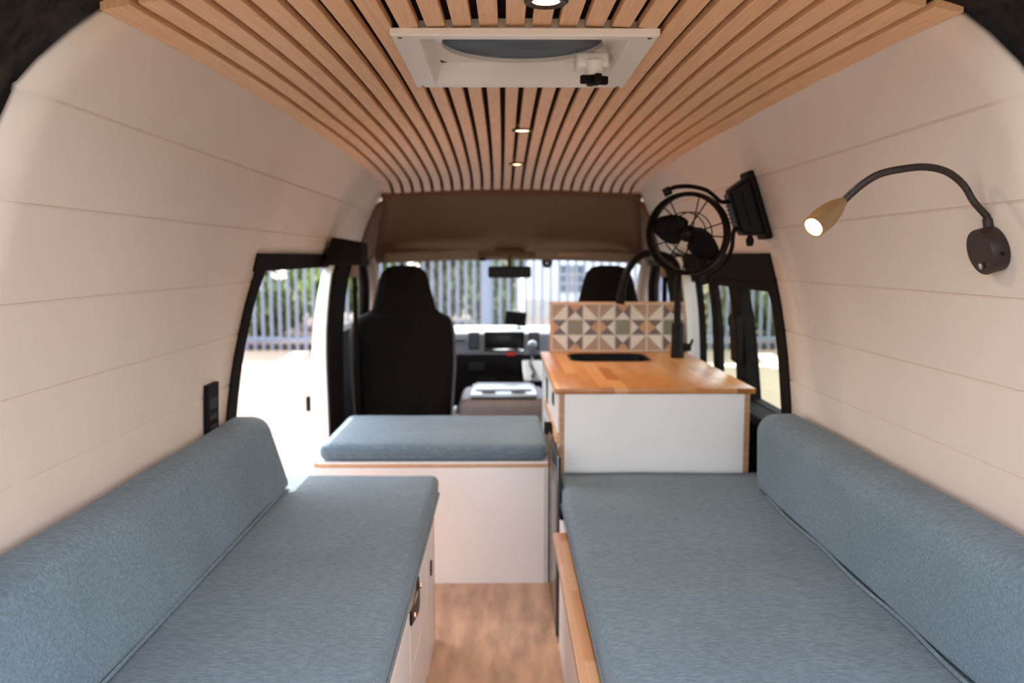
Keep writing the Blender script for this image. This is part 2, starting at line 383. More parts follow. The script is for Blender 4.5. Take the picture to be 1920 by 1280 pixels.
# black edging round the side door openings
def band(bm, side, y0f, y1f, z0, z1, off=0.0, th=.02, n=10):
    """curved slab following the body side between two edge functions of z"""
    R = []
    for i in range(n+1):
        z = z0+(z1-z0)*i/n; x = WX(side, z)+side*off
        R.append([(x, y0f(z), z), (x, y1f(z), z), (x+side*th, y1f(z), z), (x+side*th, y0f(z), z), (x, y0f(z), z)])
    rr = [[bm.verts.new(p) for p in r[:4]] for r in R]
    for A, Q in zip(rr, rr[1:]):
        for k in range(4): bm.faces.new((A[k], A[(k+1) % 4], Q[(k+1) % 4], Q[k]))
    bm.faces.new(rr[0]); bm.faces.new(rr[-1][::-1])
def k_(v): return lambda z: v
DF = {-1: 3.83, 1: 3.76}
for side, nm in ((-1, 'trim_3'), (1, 'trim_4')):
    bm = B()
    e = lambda z, s=side: min(yend(s, min(z, 1.2)), 9)
    band(bm, side, lambda z: e(z)-.012, lambda z: e(z)+.075+.05*max(0, (z-1.05)/.15)**2, .02, 1.212, -.006, .035, 16)
    struct(link(nm, bm, 'black_trim', origin=(0, 0, 0), smooth=35))
    bm = B(); band(bm, side, k_(2.70), k_(4.55), 1.155 if side < 0 else 1.12, 1.212, -.006, .06, 4)
    struct(link('trim_5' if side < 0 else 'trim_6', bm, 'black_trim', origin=(0, 0, 0)))

# ------------------------------------------------------------------ left opening: B pillar
bm = B(); R = []
for i in range(19):
    z = -.3+1.5*i/18; x = WX(-1, max(z, 0)); q = max(0, min(1, (1.2-z)/.7))
    xo = x-.012-.030*q**.8; xi = x+.022+.014*q
    R.append([(xo-.01, 3.98, z), (xo, 3.86, z), (xo+.012, 3.845, z), (xi, 3.84, z), (xi, 4.0, z)])
loft(bm, R); o = struct(link('trim_7', bm, 'white_paint', origin=(0, 0, 0), smooth=60)); solid(o, .004, 0)
bm = B(); band(bm, -1, k_(3.90), k_(4.20), -.1, 1.2, -.045, .070, 14)
band(bm, -1, k_(3.875), k_(3.91), -.1, 1.2, -.045, .02, 14)
struct(link('trim_8', bm, 'black_trim', origin=(0, 0, 0), smooth=50))
p_ = atY(581, 755, 3.9); bm = B(); box(bm, p_.x-.012, p_.x+.02, 3.87, 3.90, p_.z-.035, p_.z+.035, .006)
struct(link('trim_9', bm, 'black_plastic', origin=p_))
# right B pillar
bm = B(); R = []
for i in range(19):
    z = -.1+1.3*i/18; x = WX(1, max(z, 0)); q = max(0, min(1, (1.2-z)/.7))
    R.append([(x-.024, 4.20, z), (x-.024, 4.02, z), (x+.020+.06*q, 4.02, z), (x+.03+.06*q, 4.04, z), (x+.03+.06*q, 4.2, z)])
loft(bm, R); o = struct(link('trim_10', bm, 'white_paint', origin=(0, 0, 0), smooth=60)); solid(o, .004, 0)
bm = B(); band(bm, 1, k_(4.06), k_(4.22), -.1, 1.2, -.060, .06, 14)
struct(link('trim_11', bm, 'black_trim', origin=(0, 0, 0), smooth=50))
# ------------------------------------------------------------------ right sliding door with glass
DX = .03; D0, D1 = 2.66, 3.99
bm = B()
band(bm, 1, k_(D0), k_(D1), .0, .675, DX-.01, .04, 6)            # lower door body
band(bm, 1, k_(D0), k_(D1), 1.085, 1.21, DX-.02, .04, 4)         # header
band(bm, 1, k_(D0), k_(2.78), .675, 1.085, DX, .03, 6)
band(bm, 1, lambda z: 3.13+.08*(z-.675)/.4, lambda z: 3.30+.04*(z-.675)/.4, .675, 1.085, DX-.018, .045, 8)      # division bar
band(bm, 1, k_(3.65), k_(3.765), .675, 1.085, DX+.004, .02, 8)
band(bm, 1, k_(3.97), k_(D1), .675, 1.085, DX-.005, .03, 8)
door = struct(link('door_1', bm, 'black_trim', origin=(.9, 3.3, 0), smooth=35))
bm = B(); band(bm, 1, k_(3.18), k_(3.27), .80, .985, DX-.050, .035, 6)
bmesh.ops.bevel(bm, geom=bm.edges[:], offset=.006, segments=2, affect='EDGES')
link('door_handle', bm, 'black_plastic', parent=door, smooth=40)
bm = B(); band(bm, 1, k_(3.33), k_(3.36), .93, .965, DX-.03, .03, 2); link('latch', bm, 'black_plastic', parent=door)
for i, (a, b) in enumerate(((2.775, 3.22), (3.29, 3.64), (3.765, 3.972))):
    bm = B(); rows = []
    for j in range(9):
        z = .665+.43*j/8; rows.append([(WX(1, z)+DX+.012, a, z), (WX(1, z)+DX+.012, b, z)])
    loft(bm, rows); struct(link('window_%d' % (i+2), bm, 'tinted_glass', origin=(.93, a, .7), smooth=60))
bm = B(); box(bm, .84, .93, D0, D1, .64, .672, .006); struct(link('trim_12', bm, 'black_trim', origin=(.86, 3, .66)))
# black case at the front top corner of the left door
bm = B()
prism(bm, [(-.775, 1.165), (-.605, 1.165), (-.605, 1.262), (-.73, 1.285)], 'y', 3.66, 3.84, .006)
o = link('roller_blind_case', bm, 'black_trim'); tag(o, 'black fabric covered case above the front corner of the left door opening', 'case')

# ------------------------------------------------------------------ cab: headliner, visors, pillars, glass
bm = B(); rows = []
for i in range(13):
    t = i/12
    Y = 4.56+.72*t
    ztop = (zc(4.56)-.004)*(1-t)+1.235*t+.030*math.sin(PI*t)
    row = []
    wl = (xedge(-1, 4.56)-.005)*(1-t)+(-.80)*t; wr = (xedge(1, 4.56)+.005)*(1-t)+(.865)*t
    for k in range(25):
        u = k/12-1; x = XC+(u*(wr-XC) if u > 0 else -u*(wl-XC))
        row.append((x, Y, ztop-(.028+.03*t)*abs(u)**4-.03*(abs(u)**14)))
    rows.append(row)
rows.insert(0, [(p[0], 4.55, p[2]+.04) for p in rows[0]])
loft(bm, rows)
# side cheeks of the headliner
for side in (-1, 1):
    rr = []
    for i in range(13):
        t = i/12; Y = 4.56+.72*t
        top = rows[i+1][0 if side < 0 else -1]
        row = [top]
        for k in range(1, 8):
            f = k/7; z0 = top[2]+(1.19-top[2])*f; xw = WX(side, min(1.56, z0+.0))
            xt = top[0]+(side*.015+(WX(side, 1.19)-top[0]-side*.015)*f)
            row.append((xw*(1-t)+xt*t, Y, z0))
        rr.append(row)
    loft(bm, rr)
o = struct(link('headliner', bm, 'headliner', origin=(0, 0, 0), smooth=60)); solid(o, .02, 0)
# unseen raised tailgate, added over the open rear to shade the near cushions
bm = B(); prism(bm, [(1.16, 1.70), (.55, 1.86), (-.05, 1.93), (-.05, 1.98), (.55, 1.93), (1.16, 1.78)], 'x', -.70, .77, .01)
struct(link('unseen_tailgate', bm, 'carpet', origin=(.03, .5, 1.8)))
bm = B(); rows = []       # lower front beam between headliner and windscreen
for k in range(25):
    u = k/12-1; x = XC+.02+u*.84; Yb = 5.30-.10*abs(u)**3
    rows.append([(x, Yb-.06, 1.262-.028*u*u), (x, Yb-.02, 1.205-.02*u*u), (x, Yb+.01, 1.182-.02*u*u), (x, Yb+.10, 1.186-.02*u*u), (x, Yb+.08, 1.28)])
loft(bm, rows); struct(link('trim_13', bm, 'headliner', origin=(0, 5.3, 1.2), smooth=60))
for nm, x0, x1, lab in (('sun_visor', -.72, -.155, 'folded up beige sun visor above the driverless left front seat'), ('sun_visor', .195, .80, 'folded up beige sun visor over the right half of the windscreen')):
    bm = B(); s = -1 if x0 < 0 else 1
    zi = 1.248; zo = 1.225
    z0, z1 = (zo, zi) if s < 0 else (zi, zo)
    prism(bm, [(x0, z0), (x1, z1), (x1, z1-.062), (x0, z0-.062)], 'y', 5.165, 5.19, .009, 3)
    o = link(nm, bm, 'visor', smooth=50); tag(o, lab.replace('driverless ', ''), 'sun visor', 'sun visors')
    if s > 0:
        bm = B(); box(bm, .33, .49, 5.160, 5.166, 1.207, 1.222); link('warning_label', bm, 'ply_edge', parent=o)
# A pillars
for side, nm in ((-1, 'trim_14'), (1, 'trim_15')):
    bm = B(); xs = (-.835, .90)[side > 0]
    tube(bm, cr([(xs-side*.045, 4.98, 1.21), (xs-side*.035, 5.28, 1.04), (xs-side*.01, 5.55, .86), (xs, 5.75, .70)]), .042, 10)
    struct(link(nm, bm, 'pillar_beige', smooth=60, origin=(xs, 5.3, 1)))
    bm = B(); tube(bm, cr([(xs-side*.03, 4.86, 1.16), (xs-side*.035, 4.92, 1.05), (xs-side*.02, 5.0, .92), (xs-side*.01, 5.05, .86)]), .034, 10)
    o = link('grab_handle', bm, 'black_plastic', smooth=60)
    tag(o, 'black assist grip on the windscreen pillar at the %s of the cab' % ('left' if side < 0 else 'right'), 'grab handle', 'grab handles')
# windscreen
bm = B(); rows = []
for i in range(9):
    t = i/8; row = []
    for k in range(17):
        u = k/8-1; row.append((XC+u*.86, 5.38+.52*t-.28*u*u, 1.20-.50*t))
    rows.append(row)
loft(bm, rows); struct(link('window_1', bm, 'windshield_glass', origin=(0, 5.6, .9), smooth=60))
# cab doors with side glass
for side, nm in ((-1, 'door_2'), (1, 'door_3')):
    bm = B(); band(bm, side, k_(4.20), k_(5.75), -.35, .82, -.01, .07, 8)
    band(bm, side, k_(4.20), k_(4.28), .82, 1.2, -.005, .05, 6)
    band(bm, side, k_(4.30), k_(5.3), 1.15, 1.2, -.01, .05, 2)
    d = struct(link(nm, bm, 'black_trim', origin=(side*.87, 5, 0), smooth=40))
    bm = B(); rows = []
    for j in range(7):
        z = .80+.38*j/6; rows.append([(WX(side, z)+side*.02, 4.27, z), (WX(side, z)+side*.02, 5.6-.6*j/6, z)])
    loft(bm, rows); struct(link('window_%d' % (5+(side > 0)), bm, 'windshield_glass', origin=(side*.87, 5, .8), smooth=60))
# seat belt straps on the B pillars
for side, lab in ((-1, 'dark seat belt hanging on the pillar beside the left front seat'), (1, 'dark seat belt hanging on the pillar beside the right front seat')):
    t = thing('seat_belt', lab, 'seat belt', (side*.74, 4.23, .30), 'front seat belts')
    bm = B(); xs = (-.735, .80)[side > 0]
    tube(bm, [(xs, 4.235, 1.16), (xs, 4.23, .95), (xs-side*.01, 4.23, .35)], .012, 8)
    link('strap', bm, 'black_plastic', parent=t)
    bm = B(); box(bm, xs-.02, xs+.02, 4.215, 4.255, 1.10, 1.17, .008); link('anchor', bm, 'pillar_beige', parent=t)
# cab floor
bm = B(); box(bm, -.86, .93, 3.95, 6.0, -.40, -.36); box(bm, -.86, .93, 3.95, 3.99, -.4, -.0)
struct(link('trim_16', bm, 'carpet', origin=(0, 4, -.4)))
bm = B(); box(bm, -.86, .93, 5.92, 5.98, -.4, .72); struct(link('wall_front', bm, 'dash_dark', origin=(0, 5.9, -.4)))

# ------------------------------------------------------------------ front seats
def seat(xc, lab):
    Y = 4.28
    t = thing('front_seat', lab, 'seat', (xc, Y+.2, -.36), 'front seats')
    # silhouette (half-width, z): shoulders step in to a tall integrated headrest
    half = [(.235, .32), (.247, .50), (.258, .66), (.256, .80), (.248, .87), (.232, .897), (.190, .915), (.165, .935), (.153, .98), (.140, 1.03), (.128, 1.08), (.112, 1.122), (.085, 1.148), (.045, 1.158)]
    bm = B(); rows = []
    for w_, z in half:
        lean = -(z-.32)*-.05; th = .085 if z < .9 else .06
        ring = []
        for k in range(28):
            a = 2*PI*k/28; ca, sa = math.cos(a), math.sin(a)
            x = w_*math.copysign(abs(ca)**.45, ca); y = th*math.copysign(abs(sa)**.6, sa)
            ring.append((xc+x, Y+.085+lean+y, z))
        ring.append(ring[0]); rows.append(ring)
    R = loft(bm, rows)
    bmesh.ops.remove_doubles(bm, verts=bm.verts[:], dist=1e-5)
    es = [e for e in bm.edges if e.is_boundary]; bmesh.ops.holes_fill(bm, edges=es, sides=40)
    back = link('backrest', bm, 'seat_black', parent=t, smooth=50)
    for s in (-1, 1):
        bm = B(); tube(bm, cr([(xc+s*(.243), Y+.03, .33), (xc+s*.255, Y+.03, .50), (xc+s*.265, Y+.035, .66), (xc+s*.262, Y+.04, .80), (xc+s*.252, Y+.045, .87)]), .006, 6); link('piping', bm, 'seat_piping', parent=back)
    bm = B(); box(bm, xc-.25, xc+.25, Y+.10, Y+.60, .18, .34, .05, 4); link('seat_cushion', bm, 'seat_black', parent=t, smooth=50)
    bm = B(); box(bm, xc-.22, xc+.22, Y+.1, Y+.5, -.36, .2, .02); link('seat_base', bm, 'dash_dark', parent=t)
    bm = B(); s = 1 if xc < 0 else -1
    lathe(bm, [(0, 0), (.03, 0), (.03, .03), (0, .03)], (xc+s*.25, Y+.10, .36), (s, 0, 0), 16); box(bm, xc+s*.262-.01, xc+s*.262+.01, Y+.02, Y+.12, .34, .43, .005)
    link('recline_bracket', bm, 'silver_plastic', parent=t)
seat(-.512, 'black high backed front seat at the left, in full view behind the blue bench')
seat(.54, 'black high backed front seat at the right, half hidden by the tiled splashback')
# middle seat folded into a console
cx = .0
t = thing('centre_console', 'folded middle seat with silver cup holder tray between the front seats', 'console', (cx, 4.4, -.36))
bm = B(); box(bm, -.225, .225, 4.14, 4.62, .30, .505, .05, 5); link('padded_back', bm, 'console_vinyl', parent=t, smooth=50)
bm = B(); box(bm, -.21, .21, 4.2, 4.6, -.36, .31, .02); link('seat_base', bm, 'dash_dark', parent=t)
bm = B(); box(bm, -.165, .165, 4.18, 4.56, .500, .522, .006, 2); box(bm, -.145, .145, 4.30, 4.53, .522, .532, .004, 2)
tray = link('tray', bm, 'silver_plastic', parent=t, smooth=40)
bm = B(); box(bm, -.162, .162, 4.168, 4.182, .486, .512, .004); link('tray_recess', bm, 'cabinet_dark_gap', parent=tray)
for dx in (-.075, .075):
    bm = B(); lathe(bm, [(0, .5225), (.036, .5235), (.037, .5245), (.0365, .5255), (.034, .5245), (0, .5242)], (dx, 4.245, 0), seg=28); link('cup_holder', bm, 'cabinet_dark_gap', parent=tray)
# ------------------------------------------------------------------ dashboard
t = thing('dashboard', 'grey dashboard with dark lower half, vents and central screen under the windscreen', 'dashboard', (.03, 5.5, -.36))
bm = B()
prof = [(5.40, .58), (5.405, .66), (5.415, .715), (5.45, .738), (5.55, .742), (5.95, .725), (5.95, .5), (5.45, .5)]
prism(bm, prof, 'x', -.82, .89, .012, 3); link('upper_panel', bm, 'dash_grey', parent=t, smooth=40)
bm = B(); prism(bm, [(5.42, -.1), (5.40, .20), (5.385, .48), (5.38, .585), (5.9, .585), (5.9, -.1)], 'x', -.80, .87, .01, 2)
prism(bm, [(5.33, -.36), (5.30, .1), (5.36, .45), (5.5, .45), (5.5, -.36)], 'x', -.17, .27, .02, 3)
low = link('lower_panel', bm, 'dash_dark', parent=t, smooth=40)
def dpx(px, py, Y=5.395): v = atY(px, py, Y); return v
def dbox(px0, py0, px1, py1, ya, yb, bev=.003, m='screen', nm='panel', par=None):
    a, b = atY(px0, py1, ya), atY(px1, py0, ya); bm = B(); box(bm, a.x, b.x, ya, yb, a.z, b.z, bev, 2); return link(nm, bm, m, parent=par or t, smooth=40)
scr = dbox(908, 622, 983, 659, 5.385, 5.42, .004, 'dash_dark', 'screen_surround'); dbox(914, 626, 977, 653, 5.381, 5.39, .001, 'screen', 'screen', scr)
dbox(907, 653.5, 982, 658, 5.377, 5.39, .002, 'chrome', 'trim_strip', scr)
for x in (879, 992):
    v = dbox(x, 623, x+19, 656, 5.385, 5.42, .003, 'dash_dark', 'air_vent')
    bm = B()
    for k in range(5):
        a = atY(x+2, 629+k*5.5, 5.38); b = atY(x+17, 627+k*5.5, 5.38); box(bm, a.x, b.x, 5.378, 5.388, a.z, a.z+.005)
    link('louvre', bm, 'dash_grey', parent=v)
    dbox(x-2, 656, x+20, 659, 5.38, 5.39, .002, 'silver_plastic', 'trim_strip', v)
dbox(848, 637, 871, 641, 5.392, 5.41, .001, 'cabinet_dark_gap', 'storage_slot'); dbox(848, 642, 871, 645, 5.392, 5.41, .001, 'silver_plastic', 'trim_strip')
dbox(950, 660.5, 966, 666.5, 5.37, 5.385, .001, 'red_plastic', 'hazard_light')
dbox(878, 680, 909, 695, 5.36, 5.39, .002, 'cabinet_dark_gap', 'ashtray', low)
for x, y, r in ((923, 690, .028), (950, 690, .026), (937, 716, .030)):
    c = atY(x, y, 5.34); bm = B(); lathe(bm, [(0, 0), (r, 0), (r*.9, .02), (0, .022)], (c.x, 5.375, c.z), (0, -1, 0), 20); link('knob', bm, 'black_plastic', parent=low, smooth=40)
# gear lever
g = atY(998, 700, 5.20)
t2 = thing('gear_shifter', 'silver gear selector plate with round knob beside the wooden counter', 'gear lever', (g.x, 5.3, .35))
Mx = Matrix.Translation(Vector((g.x, 5.25, .50))) @ Matrix.Rotation(math.radians(-38), 4, 'X')
bm = B(); a = atY(979, 675, 5.30); b = atY(1021, 675, 5.30); c = atY(983, 714, 5.18); d = atY(1018, 714, 5.18)
vt = [bm.verts.new(q) for q in (a, b, d, c)]; vb = [bm.verts.new((q.x, q.y+.03, q.z-.01)) for q in (a, b, d, c)]
bm.faces.new(vt); bm.faces.new(vb[::-1])
for k in range(4): bm.faces.new((vt[k], vt[(k+1) % 4], vb[(k+1) % 4], vb[k]))
bmesh.ops.bevel(bm, geom=bm.edges[:], offset=.004, segments=2, affect='EDGES')
link('selector_plate', bm, 'silver_plastic', parent=t2, smooth=40)
bm = B(); pth = [atY(x, y, 5.293-(y-675)/39*.12-.004) for x, y in ((993, 678), (996, 684), (1000, 693), (1001, 698), (997, 706))]; tube(bm, pth, .008, 8)
link('gate_slot', bm, 'cabinet_dark_gap', parent=t2)
kb = atY(998, 648, 5.17); bt = atY(997, 682, 5.26)
bm = B(); tube(bm, [bt, kb.lerp(bt, .4)], .010, 10); link('lever', bm, 'chrome', parent=t2, smooth=60)
bm = B(); lathe(bm, [(0, -.055), (.016, -.055), (.024, -.02), (.029, 0), (.027, .018), (.016, .028), (0, .031)], kb, (0, -.25, 1), 20); link('knob', bm, 'silver_plastic', parent=t2, smooth=60)
# phone on the dash
c = atY(967, 597, 5.5)
t3 = thing('dash_screen', 'small tilted black display standing on top of the dashboard', 'display', (c.x, 5.52, .74))
Mr = Matrix.Translation(c) @ Matrix.Rotation(math.radians(7), 4, 'Y') @ Matrix.Rotation(math.radians(-12), 4, 'X')
bm = B(); box(bm, -.069, .069, -.006, .006, -.045, .045, .004, 2, M4=Mr); link('housing', bm, 'black_plastic', parent=t3, smooth=40)
bm = B(); box(bm, -.072, .072, -.005, .012, .040, .050, .002, 2, M4=Mr); link('top_edge', bm, 'silver_plastic', parent=t3)
bm = B(); tube(bm, [(c.x+.02, 5.52, .74), (c.x+.015, 5.51, c.z-.03)], .008, 8); lathe(bm, [(0, 0), (.03, 0), (.025, .01), (0, .012)], (c.x+.02, 5.52, .741)); link('stand', bm, 'silver_plastic', parent=t3)
# rear view mirror
c = atY(955.5, 510, 5.22)
t = thing('rear_view_mirror', 'black interior mirror hanging at the centre of the windscreen', 'mirror', c)
bm = B(); box(bm, c.x-.132, c.x+.132, 5.205, 5.235, c.z-.036, c.z+.036, .014, 4); mh = link('housing', bm, 'black_plastic', parent=t, smooth=50)
bm = B(); box(bm, c.x-.122, c.x+.122, 5.202, 5.206, c.z-.028, c.z+.028, .001); link('glass', bm, 'mirror_face', parent=mh)
bm = B(); tube(bm, [(c.x, 5.23, c.z+.02), (c.x, 5.27, c.z+.10)], .014, 8); box(bm, c.x-.09, c.x+.09, 5.235, 5.29, 1.213, 1.245, .008); link('stem', bm, 'headliner', parent=t, smooth=50)
c = atY(1026, 491, 5.35); bm = B()
lathe(bm, [(0, -.038), (.020, -.034), (.034, -.015), (.034, .012), (.02, .024), (0, .026)], c, (0, -.3, 1), 24)
o = link('dash_camera', bm, 'black_plastic', smooth=50); tag(o, 'small round black camera at the windscreen top, right of the mirror', 'camera')
bm = B(); lathe(bm, [(0, .0), (.008, 0), (.006, .004), (0, .005)], (c.x, c.y-.035, c.z-.005), (0, -1, 0), 12); link('lens', bm, 'chrome', parent=o)
bm = B(); c = atY(905, 487, 5.3); box(bm, c.x-.02, c.x+.02, 5.28, 5.31, c.z-.007, c.z+.01, .004); o = link('toll_tag', bm, 'black_plastic'); tag(o, 'tiny dark clip at the windscreen top, left of the mirror', 'clip')

# ------------------------------------------------------------------ cushions
def rnd(bm, x0, x1, y0, y1, z0, z1, r, amp=.003, puff=.008, seed=0):
    """soft box cushion with a slightly crowned top"""
    v0 = box(bm, x0, x1, y0, y1, z0, z1, r, 6)
    bmesh.ops.subdivide_edges(bm, edges=[e for e in bm.edges if e.calc_length() > .15], cuts=9, use_grid_fill=True)
    from mathutils import noise as N
    for v in bm.verts:
        u = (v.co.x-x0)/(x1-x0)*2-1; w_ = (v.co.y-y0)/(y1-y0)*2-1
        k = max(0, (1-u**4))*max(0, (1-w_**4)); n = N.noise(Vector((v.co.x*5+seed, v.co.y*4, v.co.z*5)))
        if v.co.z > (z0+z1)/2: v.co.z += puff*k+amp*n
        v.co.x += amp*.6*N.noise(Vector((v.co.y*6, seed, v.co.z*20))); v.co.y += amp*.5*N.noise(Vector((v.co.x*6, seed+3, 1)))
def rim(x0, x1, y0, y1, z, r, e=.001):
    p = []
    for cx_, cy_, a0 in ((x1-r, y1-r, 0), (x0+r, y1-r, PI/2), (x0+r, y0+r, PI), (x1-r, y0+r, 1.5*PI)):
        for k in range(5): a = a0+PI/2*k/4; p.append(Vector((cx_+(r+e)*math.cos(a), cy_+(r+e)*math.sin(a), z)))
    q = []
    for i in range(len(p)):
        a, b = p[i], p[(i+1) % len(p)]; n = max(1, int((b-a).length/.05))
        for k in range(n): q.append(a.lerp(b, k/n))
    return q
# left bench seat cushion
def seat_cushion(x0, x1, y0, y1, z0, z1, lab, seed):
    bm = B(); rnd(bm, x0, x1, y0, y1, z0, z1, .022, .0035, .006, seed); o = link('seat_cushion', bm, 'blue_fabric', smooth=60); tag(o, lab, 'cushion', 'seat cushions')
    bm = B(); tube(bm, rim(x0, x1, y0, y1, z0+.030, .022, .0015), .0036, 6, True); link('piping', bm, 'blue_fabric', parent=o, smooth=60)
    return o
seat_cushion(-.825, -.212, 1.02, 2.735, .405, .495, 'long blue grey seat cushion on the left side bench', 1)
seat_cushion(.182, .885, 1.02, 2.765, .405, .495, 'long blue grey seat cushion on the right side bench, ending at the kitchen unit', 5)
seat_cushion(-.672, .158, 3.062, 3.66, .458, .520, 'short light blue cushion on the crosswise front bench', 9)
# wedge back cushions
def back_cushion(pts, y0, y1, lab, seed):
    from mathutils import noise as N
    bm = B(); prism(bm, pts, 'y', y0, y1, .020, 5)
    bmesh.ops.subdivide_edges(bm, edges=[e for e in bm.edges if abs(e.verts[0].co.y-e.verts[1].co.y) > .3], cuts=24, use_grid_fill=False)
    for v in bm.verts:
        n = N.noise(Vector((seed, v.co.y*3.5, v.co.z*7))); v.co.x += .005*n; v.co.z += .004*N.noise(Vector((v.co.x*9, v.co.y*3, seed)))
    o = link('back_cushion', bm, 'blue_fabric', smooth=60); tag(o, lab, 'cushion', 'back cushions'); return o
o = back_cushion([(-.652, .503), (-.712, .700), (-.742, .722), (-.822, .722), (-.826, .503)], 1.02, 2.565, 'long blue grey wedge back cushion leaning on the left wall', 2)
bm = B(); tube(bm, [(-.655, 1.04+k*.06, .507) for k in range(25)], .004, 6); link('piping', bm, 'blue_fabric', parent=o)
o = back_cushion([(.762, .503), (.762, .700), (.790, .732), (.885, .735), (.887, .503)], 1.02, 2.53, 'long blue grey block back cushion against the right wall below the reading lamp', 8)
bm = B(); tube(bm, [(.760+.004*math.sin(k*.9), 1.04+k*.06, .507) for k in range(24)], .004, 6); link('piping', bm, 'blue_fabric', parent=o)

# ------------------------------------------------------------------ left bench cabinet
t = thing('bench_cabinet', 'white plywood cabinet with drawers under the left side cushion', 'cabinet', (-.52, 1.8, 0), 'bench cabinets')
FX = -.217
bm = B(); box(bm, -.82, FX-.016, 1.04, 2.575, 0, .40); link('carcass', bm, 'cabinet', parent=t)
bm = B(); box(bm, -.82, FX, 2.577, 2.592, 0, .402); box(bm, -.82, FX, 1.04, 2.577, .3905, .4025); link('edge_or_gap_panel', bm, 'ply_edge', parent=t)
def front(y0, y1, z0, z1, nm, hole=None):
    bm = B(); box(bm, FX-.014, FX, y0+.002, y1-.002, z0+.002, z1-.002, .0008, 1); d = link(nm, bm, 'cabinet', parent=t)
    bm = B(); box(bm, FX-.0145, FX-.0012, y0, y1, z0, z1); link('ply_edge', bm, 'ply_edge', parent=d)
    if hole:
        hy, hz = hole; bm = B(); box(bm, FX-.002, FX+.0006, hy-.013, hy+.013, hz-.022, hz+.022, .006, 3); link('finger_hole', bm, 'cabinet_dark_gap', parent=d)
    return d
front(2.335, 2.575, 0, .388, 'side_panel', (2.45, .285))
front(1.90, 2.33, .225, .388, 'drawer')
front(1.90, 2.33, .02, .222, 'drawer', (1.95, .10))
front(1.45, 1.895, .02, .388, 'door', (1.80, .2))
front(1.05, 1.445, .02, .388, 'door')
# leather strap pull
a0 = atX(783, 1092, FX); a1 = atX(768, 1160, FX)
t2 = thing('strap_latch', 'brown leather strap pull with a stud on the left bench front', 'strap', (FX, 2.1, .25))
ya, yb = a0.y, a1.y; zm = (a0.z+a1.z)/2
bm = B(); P = cr([(FX+.002, ya, a0.z), (FX+.010, (2*ya+yb)/3, a0.z*.6+a1.z*.4), (FX+.012, (ya+2*yb)/3, a0.z*.35+a1.z*.65), (FX+.003, yb, a1.z)], 6)
rows = [[(p.x+.002, p.y, p.z-.017), (p.x+.002, p.y, p.z+.017), (p.x-.002, p.y, p.z+.017), (p.x-.002, p.y, p.z-.017), (p.x+.002, p.y, p.z-.017)] for p in P]
loft(bm, rows); link('strap', bm, 'leather', parent=t2, smooth=60)
for y, z in ((yb+.02, a1.z), (ya-.02, a0.z)):
    bm = B(); lathe(bm, [(0, .005), (.006, .004), (.007, 0), (0, -.004)], (FX+.009, y, z), (1, 0, 0), 14); link('rivet', bm, 'copper', parent=t2, smooth=40)

# ------------------------------------------------------------------ right bench base with wooden ledge
t = thing('bench_cabinet', 'white cabinet with a wooden ledge under the right side cushion', 'cabinet', (.52, 1.8, 0), 'bench cabinets')
bm = B(); box(bm, .172, .885, 1.04, 2.55, 0, .398); link('carcass', bm, 'cabinet', parent=t)
bm = B(); box(bm, .172, .176, 2.55, 2.585, 0, .398); link('edge_or_gap_panel', bm, 'cabinet_dark_gap', parent=t)  # dark strip painted in for the shaded gap beside the fridge
bm = B(); box(bm, .143, .20, 1.03, 2.42, .378, .403, .006, 3); link('ledge', bm, 'ledge_wood', parent=t, smooth=40)
# ------------------------------------------------------------------ front bench
t = thing('bench_cabinet', 'white plywood box under the crosswise front bench cushion', 'cabinet', (-.26, 3.36, 0), 'bench cabinets')
bm = B(); box(bm, -.690, .163, 3.060, 3.67, 0, .438); link('carcass', bm, 'cabinet', parent=t)
bm = B(); box(bm, -.672, .150, 3.0545, 3.0605, .0, .436, .001); link('front_panel', bm, 'cabinet', parent=t)
bm = B(); box(bm, -.692, .163, 3.053, 3.67, .438, .4555, .0015); link('lid', bm, 'ply_edge', parent=t)
bm = B(); box(bm, -.676, .160, 3.052, 3.66, .4505, .457, .001); link('lid_facing', bm, 'cabinet', parent=t)

# ------------------------------------------------------------------ kitchen unit
KY0, KY1, KX0, KX1, KZ = 2.785, 3.875, .184, .815, .752
t = thing('kitchen_cabinet', 'white kitchen cabinet with plywood edges under the wooden counter', 'cabinet', (.5, 3.3, 0))
bm = B(); box(bm, KX0+.016, KX1-.018, KY0, KY1, 0, KZ-.002); link('carcass', bm, 'cabinet', parent=t)
for x0, x1 in ((KX0, KX0+.018), (KX1-.018, KX1)):
    bm = B(); box(bm, x0, x1, KY0-.003, KY0+.012, 0, KZ-.001)
    p = link('plywood_edge', bm, 'ply_edge', parent=t)
    bm = B(); box(bm, x0+.005, x0+.0065, KY0-.0035, KY0, 0, KZ-.001); box(bm, x0+.0115, x0+.013, KY0-.0035, KY0, 0, KZ-.001); link('ply_layer', bm, 'leather', parent=p)
def kfront(y0, y1, z0, z1, nm, holes=()):
    bm = B(); box(bm, KX0-.006, KX0+.012, y0+.002, y1-.002, z0+.002, z1-.002, .001, 1); d = link(nm, bm, 'cabinet', parent=t)
    for hy, hz, hh in holes:
        bm = B(); box(bm, KX0-.0068, KX0-.004, hy-.035, hy+.035, hz-hh, hz+hh, .006, 3); link('finger_hole', bm, 'cabinet_dark_gap', parent=d)
kfront(KY0+.012, 3.22, .615, .748, 'drawer', ((3.0, .70, .022),))
kfront(3.225, KY1, .46, .748, 'drawer', ((3.42, .665, .05),))
kfront(3.225, KY1, 0.0, .456, 'door')
bm = B(); box(bm, KX0-.012, KX0+.012, KY0+.008, 3.56, .583, .612, .003); link('rail', bm, 'ledge_wood', parent=t)
